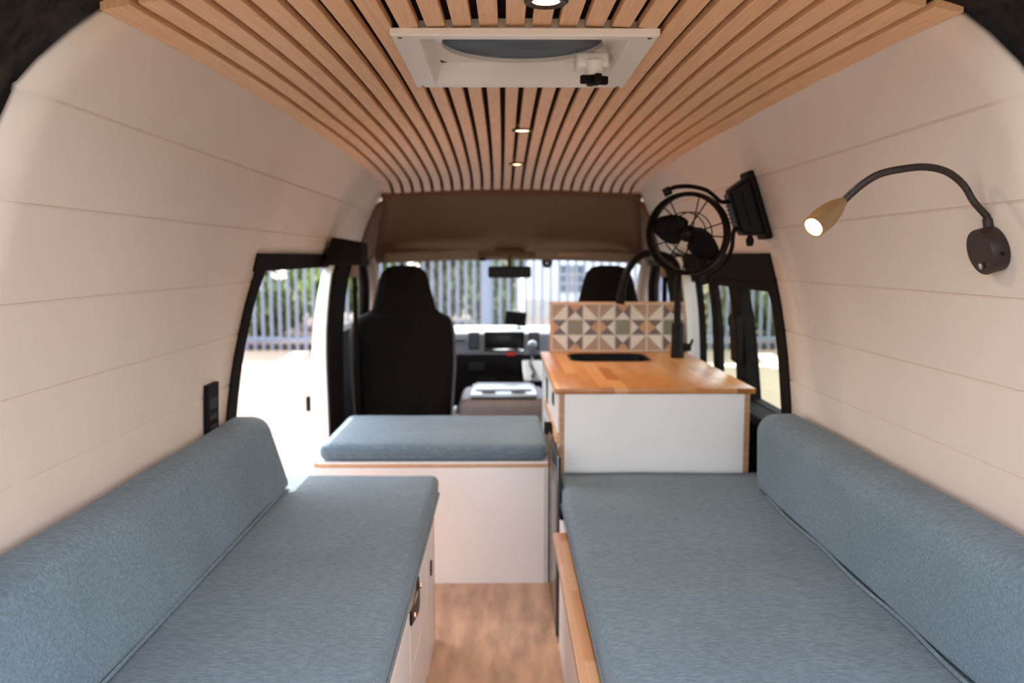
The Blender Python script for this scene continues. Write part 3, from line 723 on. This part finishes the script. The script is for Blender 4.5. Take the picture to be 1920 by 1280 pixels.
# fridge
t = thing('fridge', 'glossy black fridge built into the kitchen unit beside the aisle', 'fridge', (.4, 2.95, 0))
bm = B(); box(bm, .166, .1785, 2.61, 3.049, .0, .580, .002); link('door', bm, 'fridge_black', parent=t, smooth=40)
bm = B(); box(bm, .170, .1785, 2.590, 2.609, .005, .580); link('gasket', bm, 'cabinet_dark_gap', parent=t)
lt = Vector((.16, 2.95, .605))
bm = B(); prism(bm, [(lt.y-.022, lt.z-.020), (lt.y-.012, lt.z+.020), (lt.y+.012, lt.z+.020), (lt.y+.022, lt.z-.024)], 'x', .142, .170, .004); link('latch', bm, 'black_plastic', parent=t, smooth=40)
bm = B(); tube(bm, [(.160, lt.y-.02, lt.z-.01), (.163, lt.y-.22, lt.z-.13)], .003, 6); link('latch_rod', bm, 'chrome', parent=t)
# worktop
bm = B(); box(bm, .168, .832, 2.775, 3.885, KZ, .770, .0025, 2)
o = link('worktop', bm, 'butcher', smooth=35, origin=(.5, 3.31, KZ)); tag(o, 'orange brown butcher block worktop on the kitchen cabinet', 'worktop')
# sink: rounded black basin let into the worktop
sx0, sx1 = atZ(1066, 671, .77).x, atZ(1222, 675, .77).x; sy0, sy1 = 3.50, 3.80
t = thing('sink', 'small black inset basin in the wooden worktop', 'sink', ((sx0+sx1)/2, (sy0+sy1)/2, .77))
bm = B(); lo = [rrect(sx0, sx1, sy0, sy1, .07, .7705), rrect(sx0+.001, sx1-.001, sy0+.001, sy1-.001, .07, .7725), rrect(sx0+.008, sx1-.008, sy0+.008, sy1-.008, .065, .7725), rrect(sx0+.012, sx1-.012, sy0+.012, sy1-.012, .06, .7712)]
loft(bm, [r+[r[0]] for r in lo]); bmesh.ops.remove_doubles(bm, verts=bm.verts[:], dist=1e-6); link('rim', bm, 'black_metal', parent=t, smooth=40)
# real basin: cut the worktop with a boolean hole and hang the bowl in it
bm = B(); lo = [rrect(sx0+.010, sx1-.010, sy0+.010, sy1-.010, .06, .7718), rrect(sx0+.014, sx1-.014, sy0+.014, sy1-.014, .058, .72), rrect(sx0+.030, sx1-.030, sy0+.030, sy1-.030, .05, .66)]
R = loft(bm, [r+[r[0]] for r in lo]); bmesh.ops.remove_doubles(bm, verts=bm.verts[:], dist=1e-6)
bmesh.ops.holes_fill(bm, edges=[e for e in bm.edges if e.is_boundary and all(v.co.z < .67 for v in e.verts)], sides=60)
link('bowl', bm, 'sink_black', parent=t, smooth=50)
bm = B(); lathe(bm, [(0, .664), (.022, .664), (.022, .662), (0, .661)], ((sx0+sx1)/2, 3.65, 0), seg=20); link('drain', bm, 'chrome', parent=t)
# cut: rebuild the worktop and the carcass top with a hole
wt = [q for q in COL.objects if q.name.startswith('worktop')][0]; cut_hole(wt, sx0+.009, sx1-.009, sy0+.009, sy1-.009, .06, .70, .80)
kc = [q for q in COL.objects if q.name.startswith('carcass') and q.parent and q.parent.name.startswith('kitchen')][0]; cut_hole(kc, sx0+.005, sx1-.005, sy0+.005, sy1-.005, .06, .60, .80)
# splashback
bx0 = atY(1030.5, 660, 3.862).x; bx1 = atY(1283, 660, 3.862).x; bz0, bz1 = .770, atY(1030, 566, 3.862).z
t = thing('splashback', 'tiled splashback board with triangle patterned tiles behind the sink', 'splashback', ((bx0+bx1)/2, 3.87, .77))
bm = B(); box(bm, bx0, bx1, 3.862, 3.880, bz0, bz1, .0015); link('board', bm, 'ledge_wood', parent=t)
tz0 = bz0+.006; tz1 = bz1-.007; ts = (tz1-tz0)
bm = B(); box(bm, bx0+.007, bx1-.006, 3.8585, 3.862, tz0-.002, tz1+.001); link('grout', bm, 'grout', parent=t)
W_, T_, O_, D_, V_ = 0, 1, 2, 3, 4
PAT = [  # rows bottom to top; cell: ('d', side, upper/left..)
 [('/', None), None, None]]
def cell(bm, x0, z0, s, kind):
    y = 3.8568; g = s*.035; a = (x0+g, z0+g); b = (x0+s-g, z0+g); c = (x0+s-g, z0+s-g); d = (x0+g, z0+s-g); m = (x0+s/2, z0+s/2)
    def f(col, *P):
        P = [p for p in P]
        if LIM[0] is not None: P = [(min(p[0], LIM[0]), p[1]) for p in P]
        if max(p[0] for p in P)-min(p[0] for p in P) < 1e-4: return
        q = [bm.verts.new((p[0], y, p[1])) for p in P]; q2 = [bm.verts.new((p[0], y+.003, p[1])) for p in P]
        try:
            bm.faces.new(q).material_index = col; bm.faces.new(q2[::-1]).material_index = col
            for k in range(len(q)): bm.faces.new((q[k], q[(k+1) % len(q)], q2[(k+1) % len(q)], q2[k])).material_index = col
        except ValueError: pass
    k = kind[0]
    if k == 'S': f(V_, a, b, c, d)
    elif k == 'X': f(kind[1], d, c, m); f(kind[2], c, b, m); f(kind[3], b, a, m); f(kind[4], a, d, m)   # top right bottom left
    elif k == 'UL': f(T_, a, c, d); f(W_, a, b, c)
    elif k == 'UR': f(T_, d, b, c); f(W_, a, b, d)
    elif k == 'LL': f(T_, a, b, d); f(W_, b, c, d)
    elif k == 'LR': f(T_, a, b, c); f(W_, a, c, d)
GRID = [[('LL',), ('X', W_, D_, O_, D_), ('LR',)], [('X', D_, W_, D_, O_), ('S',), ('X', D_, O_, D_, W_)], [('UL',), ('X', O_, D_, W_, D_), ('UR',)]]
LIM = [None]; tw = ts*.988; step = tw+.0045
for k in range(3):
    x0 = bx0+.009+k*step
    bm = B(); cs = tw/3
    LIM[0] = bx1-.008 if k == 2 else None
    for r in range(3):
        for c_ in range(3):
            if LIM[0] and x0+c_*cs > LIM[0]-.004: continue
            cell(bm, x0+c_*cs, tz0+.001+r*cs, cs, GRID[r][c_])
    link('tile', bm, 'tile_white', parent=t, mats=['tile_white', 'tile_tan', 'tile_orange', 'tile_dark', 'tile_olive'])
# faucet
fb = atZ(1270, 670, .77); fx, fy = fb.x, fb.y
t = thing('kitchen_tap', 'tall matt black gooseneck tap at the right of the sink', 'tap', (fx, fy, .77))
bm = B(); lathe(bm, [(0, 0), (.029, 0), (.029, .035), (.027, .04), (.027, .145), (.023, .15), (0, .15)], (fx, fy, .77), seg=28); base = link('base', bm, 'black_metal', parent=t, smooth=40)
bm = B(); lathe(bm, [(0, 0), (.017, 0), (.017, .030), (.012, .034), (0, .034)], (fx+.024, fy-.005, .815), (1, -.2, 0), 20); tube(bm, [(fx+.05, fy-.01, .815), (fx+.055, fy-.04, .85)], .006, 8); link('lever', bm, 'black_metal', parent=t, smooth=40)
tip = atY(1163, 568, 3.55); top = atY(1222, 474, 3.62)
bm = B(); P = cr([(fx-.002, fy, .90), (fx-.004, fy, 1.05), (fx-.006, fy-.005, 1.14), atY(1258, 485, 3.70), top, atY(1196, 483, 3.58), atY(1178, 505, 3.56), atY(1168, 535, 3.55), tip], 8); tube(bm, P, .0155, 14); link('spout', bm, 'black_metal', parent=t, smooth=60)
bm = B(); d = (P[-1]-P[-4]).normalized(); tube(bm, [P[-1]-d*.05, P[-1]+d*.004], .0185, 14); link('nozzle', bm, 'black_plastic', parent=t, smooth=60)

# ------------------------------------------------------------------ roof vent
fz = 1.612
t = thing('roof_vent', 'white square roof vent with round mesh opening in the slatted ceiling', 'roof vent', ((VX0+VX1)/2, (VY0+VY1)/2, fz))
def ringrect(bm, a, b):
    """a, b: (x0,x1,y0,y1,z)"""
    A = [bm.verts.new(p) for p in ((a[0], a[2], a[4]), (a[1], a[2], a[4]), (a[1], a[3], a[4]), (a[0], a[3], a[4]))]
    Q = [bm.verts.new(p) for p in ((b[0], b[2], b[4]), (b[1], b[2], b[4]), (b[1], b[3], b[4]), (b[0], b[3], b[4]))]
    for k in range(4): bm.faces.new((A[k], A[(k+1) % 4], Q[(k+1) % 4], Q[k]))
x0, x1, y0, y1 = VX0, VX1, VY0, VY1; il, ir, ib, it = .052, .052, .03, .03
bm = B(); ringrect(bm, (x0, x1, y0, y1, fz+.014), (x0, x1, y0, y1, fz+.003)); ringrect(bm, (x0, x1, y0, y1, fz+.003), (x0+.003, x1-.003, y0+.003, y1-.003, fz))
ringrect(bm, (x0+.003, x1-.003, y0+.003, y1-.003, fz), (x0+il-.003, x1-ir+.003, y0+ib-.003, y1-it+.003, fz)); ringrect(bm, (x0+il-.003, x1-ir+.003, y0+ib-.003, y1-it+.003, fz), (x0+il, x1-ir, y0+ib, y1-it, fz+.003))
ringrect(bm, (x0+il, x1-ir, y0+ib, y1-it, fz+.003), (x0+il+.012, x1-ir-.012, y0+ib+.01, y1-it-.012, fz+.050))
bmesh.ops.remove_doubles(bm, verts=bm.verts[:], dist=1e-6); fr = link('flange', bm, 'white_plastic', parent=t, smooth=30)
cxv = (x0+x1)/2; cyv = atZ(978, 84, fz+.05).y; rv = atZ(978, 118, fz+.05).y-cyv
bm = B(); N_ = 48; a = [bm.verts.new((cxv+rv*math.cos(2*PI*k/N_), cyv+rv*math.sin(2*PI*k/N_), fz+.050)) for k in range(N_)]
hx, hy = (x1-x0)/2-il-.012, (y1-y0)/2-.041
def sq(k):
    c, s = math.cos(2*PI*k/N_), math.sin(2*PI*k/N_); m_ = max(abs(c)/hx, s/(y1-.042-cyv), -s/(cyv-y0-.040)); return (cxv+c/m_, cyv+s/m_, fz+.050)
q = [bm.verts.new(sq(k)) for k in range(N_)]; c2 = [bm.verts.new((cxv+(rv+.001)*math.cos(2*PI*k/N_), cyv+(rv+.001)*math.sin(2*PI*k/N_), fz+.062)) for k in range(N_)]
for k in range(N_): bm.faces.new((a[k], a[(k+1) % N_], q[(k+1) % N_], q[k])); bm.faces.new((a[k], c2[k], c2[(k+1) % N_], a[(k+1) % N_]))
link('cover_plate', bm, 'white_plastic', parent=t, smooth=30)
bm = B(); lathe(bm, [(0, .060), (rv*.5, .060), (rv, .060), (rv, .064), (0, .064)], (cxv, cyv, fz), seg=48); link('insect_screen', bm, 'screen_mesh', parent=t, smooth=40)
bm = B(); box(bm, x0+.045, x0+.058, y0+.04, y0+.06, fz+.02, fz+.05); link('catch', bm, 'black_plastic', parent=t)
bm = B(); a_, b_, c_, d_ = x0+.035, x1-.035, y0+.022, y1-.022
ringrect(bm, (a_, b_, c_, d_, fz+.004), (a_, b_, c_, d_, fz+.11)); bm.faces.new([bm.verts.new(p) for p in ((a_, c_, fz+.11), (b_, c_, fz+.11), (b_, d_, fz+.11), (a_, d_, fz+.11))])
rl_ = link('sun_block_lid', bm, 'white_plastic', parent=t); solid(rl_, .004, 0)  # unseen cover added above the vent to stop sun leaking in
kc_ = atZ(1114, 149, fz-.028)
bm = B(); box(bm, kc_.x-.040, kc_.x+.032, kc_.y-.01, kc_.y+.065, fz-.004, fz+.030, .009, 3); lathe(bm, [(0, 0), (.018, 0), (.022, .03), (0, .03)], (kc_.x, kc_.y, fz-.020), seg=20); link('gear_housing', bm, 'white_plastic', parent=t, smooth=40)
bm = B()
for a_ in (0, PI/2, PI, 1.5*PI):
    Mr = Matrix.Translation((kc_.x, kc_.y, fz-.028)) @ Matrix.Rotation(a_+.25, 4, 'Z'); box(bm, 0, .031, -.0075, .0075, -.010, .008, .003, 2, M4=Mr)
lathe(bm, [(0, -.012), (.010, -.012), (.012, .01), (0, .01)], (kc_.x, kc_.y, fz-.028), seg=16); link('crank_knob', bm, 'black_plastic', parent=t, smooth=40)
for sx_, sy_ in ((x0+.017, y0+.016), (x1-.017, y0+.016), (x0+.017, y1-.014), (x1-.017, y1-.014)):
    bm = B(); lathe(bm, [(0, -.0015), (.004, -.001), (.0045, .001), (0, .001)], (sx_, sy_, fz), seg=12); link('screw', bm, 'leather', parent=t)

# ------------------------------------------------------------------ downlights
def downlight(x, Y, lab, p=2.2):
    z = zroof(.0, Y)
    t = thing('downlight', lab, 'ceiling light', (x, Y, z), 'ceiling downlights')
    bm = B(); lathe(bm, [(.024, -.004), (.034, -.006), (.0375, -.003), (.0375, .004), (.022, .010)], (x, Y, z), seg=40); link('ring', bm, 'lamp_metal', parent=t, smooth=40)
    bm = B(); lathe(bm, [(0, -.0035), (.012, -.0045), (.024, -.002), (.024, .006), (0, .006)], (x, Y, z), seg=32); link('lens', bm, 'led', parent=t, smooth=60)
    l = bpy.data.lights.new('downlight_glow', 'SPOT'); l.energy = p*6; l.color = (1, .80, .60); l.spot_size = math.radians(160); l.spot_blend = 1; l.shadow_soft_size = .02
    lo_ = bpy.data.objects.new('bulb', l); COL.objects.link(lo_); lo_.parent = t; lo_.location = (0, 0, -.012)
downlight(.072, 1.48, 'round downlight in front of the roof vent, cut by the top of the picture')
downlight(.066, atZ(980, 241, 1.641).y, 'middle downlight just behind the roof vent')
downlight(.061, atZ(969, 307, 1.61).y, 'farthest small downlight nearest the cab')

# ------------------------------------------------------------------ control panel on left wall
p = atX(392, 780, -.832); bm = B()
R = []
for z in (.60, .66, .72, .755, .7752, .815): pass
bm = B(); ya_, yb_ = atX(383, 790, -.834).y, atX(403, 780, -.834).y
n = 5; rr = []
for i in range(n+1):
    z = .62+(.845-.62)*i/n; x = WX(-1, z); rr.append([bm.verts.new(q) for q in ((x+.014, ya_, z), (x+.014, yb_, z), (x+.001, yb_, z), (x+.001, ya_, z))])
for A, Q in zip(rr, rr[1:]):
    for k in range(4): bm.faces.new((A[k], A[(k+1) % 4], Q[(k+1) % 4], Q[k]))
bm.faces.new(rr[0]); bm.faces.new(rr[-1][::-1])
o = link('switch_panel', bm, 'black_plastic', smooth=30); tag(o, 'narrow black control panel on the left wall above the back cushion', 'control panel')
bm = B(); x = WX(-1, .79); box(bm, x+.012, x+.0155, ya_+.012, yb_-.012, .775, .805, .002); link('display', bm, 'screen', parent=o)
for k in range(2):
    bm = B(); x = WX(-1, .75-.03*k); box(bm, x+.012, x+.016, ya_+.015, yb_-.015, .742-.03*k, .758-.03*k, .003); link('button', bm, 'lamp_metal', parent=o)

# ------------------------------------------------------------------ reading lamp on right wall
def wn(z, side=1):
    d = WX(side, z+.01)-WX(side, z-.01); return Vector((-.02, 0, d)).normalized() if side > 0 else Vector((.02, 0, -d)).normalized()
cz = 1.216; nrm = wn(cz); ym = WX(1, cz)/.578
cb = Vector((WX(1, cz), ym, cz))
t = thing('reading_lamp', 'lit gooseneck reading lamp with round black base on the right wall', 'lamp', cb)
bm = B(); lathe(bm, [(0, .001), (.0385, .001), (.0395, .003), (.0395, .028), (.0385, .030), (0, .030)], cb, nrm, 48); base = link('wall_base', bm, 'lamp_metal', parent=t, smooth=35)
bb = cb+nrm*.030+Vector((.004, -.002, -.022)); bm = B(); lathe(bm, [(.0055, .0), (.0062, .003), (.005, .004), (.0, .0042)], bb, nrm, 20); link('button', bm, 'chrome', parent=base, smooth=40)
bm = B(); lathe(bm, [(0, .0), (.003, 0), (.003, .002), (0, .002)], cb+nrm*.014+Vector((0, -.0395, -.006)), (0, -1, 0), 12); link('set_screw', bm, 'black_metal', parent=base)
ro = cb+nrm*.016+Vector((.0, 0, .036))
hd = lambda px, py, Y: atY(px, py, Y)
Yh = ym-.10
A_ = [ro, ro+Vector((-.004, -.002, .018)), hd(1826, 378, ym-.012), hd(1806, 346, ym-.018), hd(1775, 322, ym-.03), hd(1735, 313, ym-.045), hd(1690, 317, ym-.06), hd(1650, 326, ym-.07), hd(1620, 343, ym-.08), hd(1597, 362, ym-.088), hd(1580, 378, Yh)]
bm = B(); tube(bm, cr(A_, 22), .0062, 12, rib=.13); link('gooseneck', bm, 'lamp_metal', parent=t, smooth=25)
bm = B(); tube(bm, [ro-Vector((-.001, 0, .006)), ro+Vector((-.004, -.002, .018))], .0085, 14); link('neck_collar', bm, 'lamp_metal', parent=t, smooth=40)
hb = hd(1580, 378, Yh); he = hd(1525, 426, Yh-.035); ax = (he-hb).normalized(); L_ = (he-hb).length
bm = B(); lathe(bm, [(0, 0), (.0075, 0), (.0115, .012), (.0155, .026), (.0185, .045), (.0187, .058), (.0172, L_), (.0155, L_), (.0145, L_-.006), (.013, L_-.012), (0, L_-.013)], hb, ax, 36)
hdobj = link('lamp_shade', bm, 'lamp_head', parent=t, smooth=50)
bm = B(); lathe(bm, [(.0153, L_-.001), (.0140, L_-.007), (.012, L_-.011)], hb, ax, 30); link('reflector', bm, 'reflector', parent=hdobj, smooth=60)
bm = B(); lathe(bm, [(0, L_-.004), (.007, L_-.0045), (.0115, L_-.007), (.0115, L_-.010), (0, L_-.010)], hb, ax, 30); link('lens', bm, 'led', parent=hdobj, smooth=60)
l = bpy.data.lights.new('lamp_glow', 'SPOT'); l.energy = 1.1; l.color = (1, .70, .38); l.spot_size = math.radians(120); l.spot_blend = .8; l.shadow_soft_size = .012
lo_ = bpy.data.objects.new('bulb', l); COL.objects.link(lo_); lo_.parent = t; lo_.location = hb+ax*(L_+.001)-cb
lo_.rotation_euler = ax.to_track_quat('-Z', 'Y').to_euler()

# ------------------------------------------------------------------ wall fan
fY = 2.62
Cf = atY(1290, 438, fY); Rr = .125
t = thing('wall_fan', 'black gimbal fan with open ring cage mounted on the right wall', 'fan', Cf)
fn = Vector((-.48, -.85, -.05)).normalized()          # facing direction
ux = fn.cross(Vector((0, 0, 1))).normalized(); uz = ux.cross(fn)
if ux.x < 0: ux = -ux
uz = Vector((0, 0, 1))-fn*fn.z; uz.normalize()
def fp(a, r, d=0): return Cf+ux*math.cos(a)*r+uz*math.sin(a)*r+fn*d
def circ(r, d, n=56): return [fp(2*PI*k/n, r, d) for k in range(n)]
bm = B()
rows = []
for k in range(57):
    a = 2*PI*k/56; rows.append([fp(a, Rr-.006, .030), fp(a, Rr, .026), fp(a, Rr+.002, 0), fp(a, Rr, -.026), fp(a, Rr-.006, -.030), fp(a, Rr-.010, -.026), fp(a, Rr-.012, 0), fp(a, Rr-.010, .026), fp(a, Rr-.006, .030)])
loft(bm, rows); bmesh.ops.remove_doubles(bm, verts=bm.verts[:], dist=1e-6)
ringo = link('ring', bm, 'black_plastic', parent=t, smooth=50)
bm = B()
for d in (.032, -.032):
    tube(bm, circ(Rr*.52, d), .0020, 6, True)
    for k in range(6):
        a = math.radians(-5+60*k+(0 if d > 0 else 22)); tube(bm, [fp(a, .018, d), fp(a, Rr-.006, d*.93)], .0021, 6)
tube(bm, circ(Rr-.004, .033), .0028, 6, True)
link('grille', bm, 'black_plastic', parent=t, smooth=50)
bm = B(); lathe(bm, [(0, -.045), (.022, -.043), (.026, -.02), (.025, .012), (.018, .024), (0, .028)], Cf, fn, 24); hub = link('motor_hub', bm, 'black_metal', parent=t, smooth=50)
for k, a0 in enumerate((math.radians(163), math.radians(-36))):
    bm = B(); nr, nw = 8, 6; R = []
    for i in range(nr+1):
        s = i/nr; r = .016+s*(Rr-.028); wdt = .020+.064*math.sin(PI*min(1, s*1.02)**.8*.85+.15)
        R.append([])
        for j in range(nw+1):
            u = j/nw-.5; a = a0+u*wdt/max(r, .035)*1.25
            R[-1].append(fp(a, r*(1-.06*(2*u)**2), u*.034*(1-.3*s)))
    loft(bm, R); b = link('blade', bm, 'black_plastic', parent=t, smooth=60); solid(b, .002, 0)
bm = B(); tube(bm, [fp(math.radians(-66), .01, -.03), fp(math.radians(-66), Rr-.006, -.028)], .009, 8); link('motor_strut', bm, 'black_plastic', parent=t, smooth=50)
# wall plate and body
zf = 1.362; nf = wn(zf); pc = Vector((WX(1, zf), 2.66, zf)); tz = Vector((0, 1, 0)).cross(nf).normalized()
if tz.z < 0: tz = -tz
Mf = Matrix(((0, nf.x, tz.x, pc.x), (1, nf.y, tz.y, pc.y), (0, nf.z, tz.z, pc.z), (0, 0, 0, 1)))   # local x=world y, y=normal, z=up along wall
bm = B(); box(bm, -.052, .052, .001, .022, -.108, .108, .008, 3, M4=Mf); link('wall_plate', bm, 'black_plastic', parent=t, smooth=40)
bm = B(); prism(bm, [(-.045, -.094), (-.045, .094), (.045, .094), (.045, -.094)], 'y', .020, .092, 0)
for v in bm.verts:
    if v.co.y > .05: v.co.x *= .82; v.co.z *= .74
bmesh.ops.bevel(bm, geom=bm.edges[:], offset=.010, segments=3, affect='EDGES'); bmesh.ops.transform(bm, matrix=Mf, verts=bm.verts[:]); body = link('motor_case', bm, 'black_metal', parent=t, smooth=40)
bm = B()
for k in range(5): box(bm, -.038, .038,   .0925, .094, -.03+.013*k, -.026+.013*k, M4=Mf)
box(bm, -.0415, -.0385, .035, .060, -.055, .055, .0, M4=Mf); link('louvre', bm, 'black_plastic', parent=body)
kp = atY(1406, 452, 2.62); bm = B(); lathe(bm, [(0, -.016), (.009, -.015), (.012, -.004), (.012, .006), (.006, .018), (0, .020)], kp, (0, 0, 1), 20); link('knob', bm, 'black_plastic', parent=t, smooth=40)
# gimbal arms
q = lambda px, py, d=0: atY(px, py, fY+d)
bm = B(); tube(bm, cr([q(1368, 378, .03), q(1352, 378, .02), q(1340, 368, .02), q(1325, 357, .02), q(1305, 351), q(1285, 349), q(1265, 351, -.01), q(1253, 357, -.01)], 6), .0066, 10); up_ = link('upper_arm', bm, 'black_plastic', parent=t, smooth=60)
bm = B(); c = q(1251, 359, -.01); lathe(bm, [(0, -.012), (.013, -.012), (.013, .012), (0, .012)], c, (c-Cf), 18); link('pivot', bm, 'black_metal', parent=up_, smooth=40)
bm = B(); tube(bm, cr([q(1386, 428, .03), q(1377, 430, .02), q(1374, 445, .02), q(1372, 465, .02), q(1362, 488, .01), q(1345, 508), q(1325, 524)], 6), .0066, 10); lw_ = link('lower_arm', bm, 'black_plastic', parent=t, smooth=60)
bm = B(); c = q(1321, 525); lathe(bm, [(0, -.012), (.012, -.012), (.012, .012), (0, .012)], c, (c-Cf), 18); link('pivot', bm, 'black_metal', parent=lw_, smooth=40)

# ------------------------------------------------------------------ outside
GZ = -.6
bm = B(); g_ = []
vs = [bm.verts.new(p) for p in ((-80, -30, GZ), (80, -30, GZ), (80, 120, GZ), (-80, 120, GZ))]; bm.faces.new(vs)
ground = struct(link('ground', bm, 'asphalt', origin=(0, 0, GZ)))
def line(pts):
    bm = B(); v0 = [bm.verts.new((*p, GZ+.002)) for p in pts]; v1 = [bm.verts.new((*p, GZ+.006)) for p in pts]; n = len(pts)
    bm.faces.new(v1); bm.faces.new(v0[::-1])
    for k in range(n): bm.faces.new((v0[k], v0[(k+1) % n], v1[(k+1) % n], v1[k]))
    link('parking_line', bm, 'line_paint', parent=ground)
LY = atZ(520, 686, GZ).y
line([(-9, LY-.12), (9, LY-.12), (9, LY+.12), (-9, LY+.12)])
a = atZ(535, 684, GZ); b = atZ(568, 660, GZ); line([(a.x-.2, a.y), (a.x+.15, a.y), (b.x+.1, b.y), (b.x-.18, b.y)])
a = atZ(1470, 690, GZ); b = atZ(1432, 664, GZ); line([(a.x-.2, a.y), (a.x+.2, a.y), (b.x+.15, b.y), (b.x-.15, b.y)])
FY_ = 16.25
# garden bed edging
bm = B(); box(bm, -14, 14, FY_+.25, FY_+7.2, GZ-.05, GZ+.14, .02); o = link('garden_bed', bm, 'garden_soil'); tag(o, 'brown soil bed running behind the steel fence', 'garden bed')
t = thing('palisade_fence', 'grey blue steel palisade fence across the far side of the yard', 'fence', (0, FY_, GZ))
def rl(z):
    bm = B(); box(bm, -9, 9, FY_+.01, FY_+.06, z-.035, z+.035); link('rail', bm, 'fence_steel', parent=t)
rl(atY(530, 636, FY_).z-.0); rl(1.75)
for x in (-7.2, -.34, 6.4):
    bm = B(); box(bm, x-.09, x+.09, FY_-.04, FY_+.10, GZ, 2.0, .01); link('post', bm, 'fence_steel', parent=t)
bm = B()
prism(bm, [(-.028, FY_-.004), (-.012, FY_-.022), (.012, FY_-.022), (.028, FY_-.004), (.028, FY_+.001), (.011, FY_-.016), (-.011, FY_-.016), (-.028, FY_+.001)], 'z', GZ+.03, 2.1)
p0_ = link('picket', bm, 'fence_steel', parent=t)
xs = []; x = -8.6
while x < 8.6: xs.append(x); x += .161
vis = [x for x in xs if -8.1 < x < 7.9]
first = True
for x in vis[:99]:
    if first: p0_.location.x += x; first = False; continue
    c = p0_.copy(); COL.objects.link(c); c.location.x = x
# house
HY = 25.5
t = thing('house', 'bright white house with a small paned window behind the fence', 'house', (9, HY, GZ))
hx0 = atY(985, 560, HY).x
bm = B(); box(bm, hx0, 20, HY, HY+6, -.05, 3.2); link('wall', bm, 'house_wall', parent=t)
bm = B(); box(bm, hx0-.02, 20, HY-.05, HY+6, GZ, -.05); link('base_wall', bm, 'house_base', parent=t)
bm = B(); prism(bm, [(HY-.5, 3.1), (HY+3, 4.6), (HY+6.5, 3.1)], 'x', hx0-.4, 20.4); link('roof', bm, 'house_roof', parent=t)
for px in (1047, 1230, 1420):
    a = atY(px, 548, HY); b = atY(px+50, 497, HY)
    bm = B(); box(bm, a.x-.06, b.x+.06, HY-.04, HY+.01, a.z-.06, b.z+.06); f_ = link('window', bm, 'house_wall', parent=t)
    bm = B(); box(bm, a.x, b.x, HY-.05, HY, a.z, b.z); link('pane', bm, 'window_dark', parent=f_)
    bm = B(); mx_ = (a.x+b.x)/2; box(bm, mx_-.02, mx_+.02, HY-.06, HY-.045, a.z, b.z)
    for k in (1, 2): zz = a.z+(b.z-a.z)*k/3; box(bm, a.x, b.x, HY-.06, HY-.045, zz-.015, zz+.015)
    link('glazing_bar', bm, 'house_base', parent=f_)
# pale garden shed at left
a = atY(484, 600, 24); b = atY(552, 522, 24)
t = thing('garden_shed', 'pale shed beyond the fence, seen through the left door', 'shed', ((a.x+b.x)/2, 24, GZ))
bm = B(); box(bm, a.x, b.x, 24, 26, GZ, b.z, .02); link('wall', bm, 'house_wall', parent=t)
bm = B(); prism(bm, [(23.8, b.z), (25, b.z+.4), (26.2, b.z)], 'x', a.x-.15, b.x+.15); link('roof', bm, 'house_base', parent=t)
# shrubs and trees
def leafy(name, lab, cat, cx_, cy_, w_, h_, m, n=2600, dep=1.3, ls=.10, z0=GZ+.16, trunk=True):
    n = int(n*1.7)
    t = thing(name, lab, cat, (cx_, cy_, z0), 'plants behind the fence'); rd = random.Random(int(cx_*100)+n)
    bm = B()
    for _ in range(n):
        while True:
            u, v, q_ = rd.uniform(-1, 1), rd.uniform(-1, 1), rd.uniform(-1, 1)
            if .25 < u*u+v*v+q_*q_ < 1: break
        lob = 1+.18*math.sin(7*u+cx_)+.14*math.sin(9*q_+1)
        p = Vector((cx_+u*w_*lob, cy_+v*dep*lob, z0+h_*.52+q_*h_*.50)); s = ls*1.35*rd.uniform(.6, 1.4)
        p.z = max(p.z, z0+s)
        R_ = Matrix.Rotation(rd.uniform(0, 6.3), 3, 'Z') @ Matrix.Rotation(rd.uniform(-1, 1), 3, 'X')
        q4 = [bm.verts.new(p+R_ @ Vector(c)) for c in ((-s*.4, 0, -s), (s*.4, .02, -s*.2), (0, 0, s), (-s*.5, .02, s*.1))]; bm.faces.new(q4)
    me = link('foliage', bm, m, parent=t)
    if trunk:
        bm = B(); tube(bm, [(cx_, cy_, z0), (cx_+.03, cy_, z0+h_*.5)], lambda q: .07-.04*q, 8); link('trunk', bm, 'bark', parent=t)
def X_(px, Y): return atY(px, 560, Y).x
leafy('leafy_tree', 'bright green bushy tree at the right edge of the left door view', 'tree', X_(612, 20.6), 20.6, .95, 3.6, 'leaf_green', 3600)
leafy('shrub', 'low dark green shrub under the pale shed in the left door view', 'shrub', X_(492, 17.9), 17.9, .80, 1.15, 'leaf_dark', 2400, .75, .09)
leafy('shrub', 'olive shrub at the far left of the left door view', 'shrub', X_(440, 21), 21, .9, 2.8, 'leaf_olive', 2200, 1)
leafy('leafy_tree', 'dark bushy tree behind the left half of the windscreen', 'tree', X_(840, 21.8), 21.8, .95, 3.5, 'leaf_olive', 2600)
leafy('leafy_tree', 'dense dark green tree behind the mirror', 'tree', X_(925, 18.6), 18.6, .62, 3.0, 'leaf_dark', 2600)
leafy('leafy_tree', 'green bushy tree seen through the right rear side window', 'tree', X_(1425, 20.8), 20.8, .95, 2.4, 'leaf_olive', 2600)
leafy('shrub', 'dark shrub low behind the fence at the right window', 'shrub', X_(1465, 18.1), 18.1, .7, 1.5, 'leaf_dark', 1800, .8)
leafy('leafy_tree', 'pale olive tree seen through the narrow right side window', 'tree', X_(1345, 18.7), 18.7, .42, 2.0, 'leaf_olive', 1800)
leafy('leafy_tree', 'green tree beyond the left cab door', 'tree', X_(690, 22), 22, .9, 3.2, 'leaf_green', 2400)
